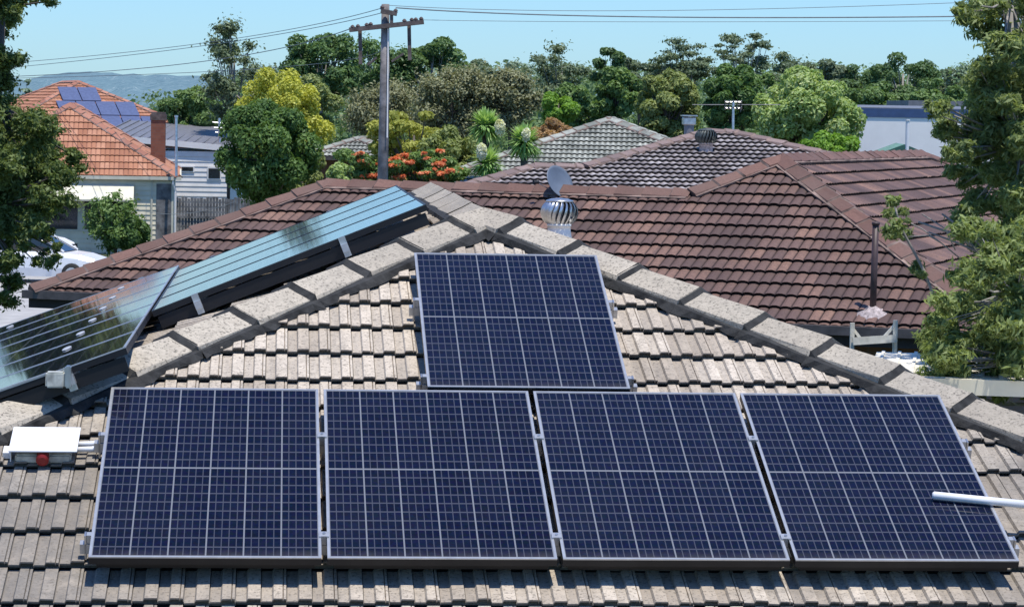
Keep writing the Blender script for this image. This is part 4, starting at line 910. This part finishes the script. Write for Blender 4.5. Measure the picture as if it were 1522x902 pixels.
# far skyline, back to front
sky = [ # label, px, ytop, ybot, width, d, mat, n, leaf, nc, clump, shape, flat, bark
 ('tall open gum tree with grey green crown left of the yellow tree', 348, 26, 190, 120, 120, 'l_gum', 6500, .22, 26, .26, 'open', .8, 'palebark'),
 ('rounded dark green tree left of the tall open gum', 283, 128, 215, 95, 125, 'l_mid', 5000, .26, 18, .34, 'round', .8, 'bark'),
 ('broad dark gum behind the yellow topped tree, left of the power pole', 478, 42, 160, 135, 130, 'l_deep', 8000, .26, 26, .30, 'round', .7, 'palebark'),
 ('dark spreading gum directly behind the power pole', 560, 52, 175, 130, 135, 'l_deep', 6500, .26, 22, .30, 'open', .6, 'palebark'),
 ('dark rounded gum just right of the power pole', 642, 54, 170, 115, 135, 'l_deep', 6500, .26, 22, .30, 'round', .7, 'palebark'),
 ('low hazy tree in the dip of the skyline right of the pole', 712, 88, 170, 90, 165, 'l_gum', 4500, .30, 18, .32, 'round', .7, 'bark'),
 ('hazy gum to the left of the twin peaked skyline crown', 775, 86, 180, 90, 165, 'l_haze', 4500, .30, 18, .30, 'round', .7, 'bark'),
 ('tall twin peaked gum in the middle of the skyline', 835, 54, 185, 105, 155, 'l_gum', 7000, .28, 26, .27, 'open', .6, 'palebark'),
 ('small pointed dark tree right of the twin peaked gum', 905, 70, 170, 66, 160, 'l_deep', 3000, .28, 12, .36, 'round', .8, 'bark'),
 ('hazy gum filling the skyline between pointed tree and umbrella gum', 950, 80, 175, 90, 165, 'l_gum', 5000, .30, 18, .3, 'round', .6, 'bark'),
 ('umbrella topped gum with flat wispy crown', 1012, 56, 190, 105, 150, 'l_gum', 7000, .24, 34, .24, 'umbrella', .35, 'palebark'),
 ('sparse layered gum standing highest right of centre', 1105, 44, 205, 100, 150, 'l_gum', 5500, .24, 26, .23, 'umbrella', .32, 'palebark'),
 ('dark gum left of the skyline dip above the variegated tree', 1172, 78, 170, 92, 170, 'l_gum', 4500, .3, 16, .3, 'open', .6, 'palebark'),
 ('small rounded gum above the variegated tree', 1226, 84, 165, 84, 175, 'l_gum', 3800, .3, 14, .32, 'round', .7, 'bark'),
 ('low dark tree in the skyline above the blue roofed building', 1282, 94, 170, 104, 175, 'l_deep', 4500, .3, 18, .32, 'round', .7, 'bark'),
 ('broad domed gum above the blue roofed building', 1342, 80, 165, 124, 170, 'l_deep', 6000, .3, 22, .28, 'round', .7, 'palebark'),
 ('hazy low tree left of the right hand tree', 1398, 90, 165, 94, 185, 'l_gum', 4000, .32, 16, .32, 'round', .7, 'bark'),
 ('hazy tree farthest right, behind the right hand tree', 1450, 92, 165, 90, 185, 'l_haze', 4500, .32, 18, .32, 'round', .7, 'bark'),
 # second layer
 ('dark leafy tree behind the yellow tree on its right', 455, 110, 230, 100, 115, 'l_olive', 5000, .24, 18, .34, 'round', .8, 'bark'),
 ('grey leafed scrubby tree left part, behind the power pole', 575, 112, 215, 120, 100, 'l_grey', 18000, .17, 24, .32, 'round', .8, 'bark'),
 ('grey leafed scrubby tree, widest of the three', 672, 92, 215, 130, 98, 'l_grey', 19000, .17, 26, .30, 'round', .8, 'bark'),
 ('grey brown twiggy tree right of the widest scrubby one', 758, 98, 205, 100, 98, 'l_grey', 17000, .17, 22, .30, 'round', .9, 'bark'),
 ('leafy dark tree behind the grey green hip roof', 862, 118, 200, 90, 120, 'l_mid', 5000, .24, 18, .34, 'round', .8, 'bark'),
 ('glossy green tree right of the grey green roof peak', 918, 96, 200, 75, 100, 'l_mid', 6000, .22, 20, .32, 'round', .9, 'bark'),
 ('olive rounded tree behind the flue cowl', 990, 98, 218, 112, 92, 'l_olive', 10000, .19, 28, .28, 'round', .9, 'bark'),
 ('deep green tree directly behind the tv antenna', 1090, 86, 225, 95, 90, 'l_deep', 9000, .20, 24, .30, 'round', .9, 'bark'),
 ('dark tree between antenna and variegated tree, further back', 1150, 100, 200, 90, 120, 'l_mid', 5000, .25, 18, .32, 'round', .8, 'bark'),
 ('deep green tree behind the blue roofed building', 1300, 120, 200, 110, 130, 'l_mid', 6000, .26, 22, .3, 'round', .7, 'bark'),
 ('hazy bush behind the right end of the blue roofed building', 1400, 118, 210, 110, 125, 'l_mid', 6000, .26, 22, .3, 'round', .7, 'bark'),
 ('yellow green shrub above the yuccas', 830, 138, 185, 70, 90, 'l_bright', 4000, .2, 14, .34, 'round', .8, 'bark'),
 ('russet bush left of the grey green roof', 818, 172, 230, 70, 86, 'l_russet', 4000, .18, 14, .34, 'round', .8, 'bark'),
]
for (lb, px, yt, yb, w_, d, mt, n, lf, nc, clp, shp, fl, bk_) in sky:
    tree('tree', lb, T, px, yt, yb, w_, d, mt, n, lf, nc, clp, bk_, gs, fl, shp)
# conifers at left
for (lb, px, yt, w_) in (('small dark conifer beyond the far orange roof', 68, 103, 42), ('paler conifer right beside the small dark one', 40, 110, 40)):
    tree('conifer', lb, T, px, yt, 175, w_, 180, 'l_haze' if px < 50 else 'l_gum', 2500, .35, 26, .28, 'bark', 'conifers at left', .4, 'cone')
# far treeline that closes the gaps
pos = []; tin = []; szs = []
cl = []
for px in np.arange(230, 1700, 13):
    d = random.uniform(185, 240); y0 = np.interp(px, [150, 300, 420, 560, 700, 760, 900, 1100, 1250, 1500, 1700], [150, 140, 112, 100, 108, 104, 102, 102, 108, 108, 108]) + random.uniform(-4, 8)
    q = at(px, y0, d); r = random.uniform(2.0, 3.6)
    for lay in range(4): cl.append((V((q.x+random.uniform(-1, 1), q.y+random.uniform(-3, 0)-lay*2, q.z-r*.6-lay*r*.7)), (r, r, r*.8)))
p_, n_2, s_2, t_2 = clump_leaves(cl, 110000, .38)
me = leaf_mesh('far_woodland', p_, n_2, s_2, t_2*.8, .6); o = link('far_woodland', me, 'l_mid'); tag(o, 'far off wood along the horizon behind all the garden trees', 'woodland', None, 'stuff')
# featured trees
tree('tree', 'round dark green tree in front of the yellow blossoming tree', T, 400, 142, 318, 150, 82, 'l_deep', 16000, .17, 34, .30, seed=11, inner=.35)
tree('tree', 'tree with bright yellow blossom crowning the round dark green tree', T, 418, 98, 262, 162, 90, 'l_yellow', 15000, .15, 44, .22, seed=12)
tree('tree', 'olive green side of foliage right of the round dark tree', T, 448, 190, 330, 90, 86, 'l_olive', 6000, .17, 18, .32, seed=13)
tree('tree', 'spreading yellow green tree above the orange blossom', T, 615, 165, 268, 150, 80, 'l_yolive', 10000, .15, 28, .28, flat=.5, seed=14)
tree('tree', 'dark green bush just left of the yuccas', T, 672, 190, 290, 110, 78, 'l_olive', 7000, .15, 22, .3, seed=15)
def blossoms(root, cl, c, Wd, H):
    c2 = []
    for k in range(60):
        p, r = random.choice(cl); q_ = random.uniform(.12, .42)*r[0]; c2.append((p+V((random.uniform(-1, 1)*r[0], -r[1]*.8, random.uniform(-.2, 1.1)*r[2])), (q_*1.5, q_, q_*.55)))
    a, b2, s, t_ = clump_leaves(c2, 4200, .09, soft=True); me = leaf_mesh('blossom', a, b2, s, t_, .8); link('blossom', me, 'l_orange', root)
tree('flowering_tree', 'green shrub with orange red blossom left of the power pole base', T, 548, 212, 292, 130, 74, 'l_mid', 6000, .14, 20, .3, flat=.6, seed=16, extra=blossoms)
tree('flowering_tree', 'green shrub with orange red blossom right of the power pole base', T, 640, 225, 300, 120, 74, 'l_mid', 7000, .14, 22, .3, flat=.6, seed=17, extra=blossoms)
tree('shrub', 'pale leafed shrub at the end of the brown ridge', 'shrub', 505, 240, 290, 50, 72, 'l_varie', 2500, .13, 12, .34, seed=18)
tree('tree', 'rounded tree with pale variegated leaves right of the tv antenna', T, 1200, 106, 235, 170, 72, 'l_varie', 17000, .16, 42, .25, seed=19)
tree('shrub', 'vivid light green bush under the variegated tree', 'shrub', 1228, 193, 255, 95, 66, 'l_bright', 7000, .14, 20, .3, seed=20)
tree('shrub', 'leafy climbing shrub against the cream weatherboard wall', 'shrub', 172, 282, 385, 90, 96, 'l_mid', 3500, .2, 26, .26, seed=21, shape='open')
tree('shrub', 'dark shrub beneath the window of the cream house', 'shrub', 190, 320, 375, 70, 96, 'l_deep', 3000, .22, 14, .3, seed=22)
# yuccas
def yucca(label, px, py, d, r_px, flower=None, n=420):
    c = at(px, py, d); r = r_px/F*d; root = thing('yucca', label, 'yucca', (c.x, c.y, GZ), 'yuccas behind the grey glazed roof')
    b = BM(); tube(b, [V((c.x, c.y, GZ)), V((c.x+.05, c.y, (GZ+c.z)/2)), c], [.14, .11, .09], 8); obj('trunk', b, 'bark', root, True)
    P_ = []; T_ = []
    vs = []; fs = []
    for k in range(n):
        th = random.uniform(0, 2*math.pi); el = math.asin(random.uniform(-.75, 1)); d3 = V((math.cos(th)*math.cos(el), math.sin(th)*math.cos(el), math.sin(el))); ln = r*random.uniform(.75, 1.1)
        s = d3.cross(Z_).normalized() if abs(d3.z) < .99 else X_
        o1 = c + d3*ln*.12; w_ = .035; b0 = len(vs); mid = c + d3*ln*.6 + Z_*(.02); tip = c + d3*ln - Z_*ln*.12*(1-max(0, d3.z))
        vs += [o1-s*w_*.6, o1+s*w_*.6, mid+s*w_, mid-s*w_, tip]; fs += [(b0, b0+1, b0+2, b0+3), (b0+3, b0+2, b0+4)]; t_ = .25+.4*(d3.z*.5+.5)+.35*random.random(); T_ += [t_, t_]
    me = bpy.data.meshes.new('leaf_rosette'); me.from_pydata([tuple(v) for v in vs], [], fs); a = me.attributes.new('tint', 'FLOAT', 'FACE'); a.data.foreach_set('value', T_); link('leaf_rosette', me, 'l_yucca', root)
    if flower:
        fx, fy, fr = flower; fc = at(fx, fy, d-.6); fr = fr/F*d; a, b2, s, t_ = clump_leaves([(fc, (fr*.75, fr*.75, fr*1.3))], 700, .09); me = leaf_mesh('flower_spike', a, b2, s, t_, .8); link('flower_spike', me, 'l_white', root)
yucca('tallest yucca with white flower at its right, left of the pair', 722, 190, 75, 33, (743, 190, 9))
yucca('yucca with upright white flower standing before the grey green roof', 779, 214, 74, 34, (782, 201, 7))
yucca('lower yucca with white flower under the tallest one', 724, 245, 73, 32, (716, 226, 9))
# near left tree
def fine_tree(name, label, px_clumps, d, mat, n, leaf, bark, trunk, limbs_px, twig=True, aspect=.4, group=None, tr=.12):
    base = at(*trunk[0], d); root = thing(name, label, T, (base.x, base.y, GZ), group)
    cl = []
    for (px, py, r) in px_clumps:
        dd = d + random.uniform(-1.2, 1.2); p = at(px, py, dd); rr_ = r/F*dd; cl.append((p, (rr_, rr_*1.1, rr_*.85)))
    sub = []
    for (p, r) in cl:
        for k in range(9):
            dr = V((random.gauss(0, 1), random.gauss(0, 1), random.gauss(0, 1))).normalized(); s = random.uniform(.3, .6)*r[0]
            sub.append((p+V((dr.x*r[0], dr.y*r[1], dr.z*r[2]))*random.uniform(.35, .85), (s*1.25, s*1.25, s*.7)))
    pos, nr, sz, tint = clump_leaves(sub, n, leaf, .25, .45, True); me = leaf_mesh('crown', pos, nr, sz, tint, aspect); link('crown', me, mat, root)
    b = BM(); tp = [at(*q, d) for q in trunk]; tp = [V((tp[0].x, tp[0].y, GZ))]+tp; tube(b, tp, [tr*1.3]+[tr*(1-.7*k/len(tp)) for k in range(len(tp)-1)], 10); obj('trunk', b, bark, root, True)
    b = BM()
    for q in limbs_px:
        pp = [at(x, y, d) for x, y in q]; tube(b, pp, [max(.006, tr*.16*(1-.8*k/len(pp))) for k in range(len(pp))], 7)
    for (p, r) in cl:
        near = min(tp[1:], key=lambda s: (s-p).length); m = near.lerp(p, .5)-Z_*.05
        tube(b, [near, m, p], [tr*.16, tr*.10, tr*.04], 5, False)
    obj('limb', b, bark, root, True); return root
random.seed(31)
lc = []
def blob(x0, x1, y0, y1, r, n_):
    for _ in range(n_): lc.append((random.uniform(x0, x1), random.uniform(y0, y1), random.uniform(r*.7, r*1.2)))
blob(-60, 22, -40, 60, 26, 16); blob(20, 75, -30, 2, 14, 7); blob(-60, 22, 60, 150, 26, 14); blob(-60, 55, 150, 200, 28, 12); blob(30, 95, 170, 215, 20, 8)
blob(-50, 70, 200, 330, 26, 22); blob(-60, 22, -40, 460, 22, 34); blob(-40, 80, 325, 400, 15, 12); blob(-60, 100, 210, 300, 28, 26); blob(60, 115, 225, 275, 17, 7); blob(-50, 75, 300, 345, 22, 10); blob(60, 88, 340, 385, 9, 6); blob(-10, 60, 345, 400, 13, 7); blob(-40, 22, 350, 400, 20, 6); blob(-40, 25, 400, 450, 16, 7); blob(0, 30, 5, 30, 12, 4)
fine_tree('tree', 'dark leafy tree framing the left edge of the picture', lc, 31, 'l_near', 190000, .055, 'bark', [(-50, 470), (-30, 300), (-10, 150), (0, 0)], [[(-30, 300), (20, 280), (60, 250)]], tr=.13)
random.seed(37); lc = []
blob(1445, 1570, -30, 60, 24, 20); blob(1425, 1450, 5, 50, 11, 7); blob(1455, 1570, 60, 140, 25, 20); blob(1440, 1570, 140, 230, 26, 26); blob(1400, 1440, 180, 225, 15, 8); blob(1380, 1410, 150, 190, 11, 5)
blob(1450, 1570, 60, 400, 24, 30); blob(1440, 1480, 90, 240, 15, 12); blob(1395, 1440, 200, 260, 12, 6); blob(1440, 1570, 230, 330, 25, 22); blob(1415, 1460, 215, 330, 14, 10); blob(1435, 1570, 330, 400, 22, 14)
fine_tree('tree', 'tall olive leafed tree framing the right edge, above the bright lower boughs', lc, 26, 'l_right', 120000, .08, 'palebark', [(1560, 560), (1545, 400), (1520, 200), (1500, 0)], [[(1545, 400), (1480, 385), (1420, 360), (1380, 345)], [(1480, 385), (1430, 340), (1400, 318)], [(1470, 380), (1410, 345), (1365, 330)]], tr=.11, aspect=.27)
random.seed(41); lc = []
blob(1425, 1570, 330, 430, 21, 34); blob(1430, 1570, 385, 470, 24, 20); blob(1395, 1440, 440, 545, 20, 18); blob(1440, 1570, 470, 560, 26, 22); blob(1365, 1400, 500, 560, 13, 8); blob(1390, 1560, 540, 590, 14, 22); blob(1380, 1440, 470, 560, 18, 14)
L('bright_bough_leaves', 'l_bough', (.040, .060, .026), (.095, .13, .058), (.20, .25, .13), .35)
fine_tree('tree', 'bright yellow green leafy boughs at right, below the taller olive tree', lc, 24, 'l_bough', 75000, .08, 'palebark', [(1540, 600), (1530, 520), (1510, 430)], [[(1530, 560), (1480, 510), (1440, 480)]], tr=.07, aspect=.26)
random.seed(43); lc = [(1326, 298, 11), (1322, 318, 14), (1335, 332, 16), (1325, 348, 14), (1345, 350, 12), (1362, 398, 13), (1370, 408, 9), (1340, 315, 10)]
fine_tree('sapling', 'slender leafy sprig rising in front of the brown roof near the vent pipe', lc, 25.5, 'l_right', 2600, .062, 'palebark', [(1400, 470), (1372, 400), (1340, 340), (1328, 300)], [[(1440, 395), (1400, 362), (1370, 340), (1345, 328)], [(1420, 372), (1405, 340), (1370, 318)], [(1400, 362), (1380, 350), (1350, 352)]], tr=.016, aspect=.3)
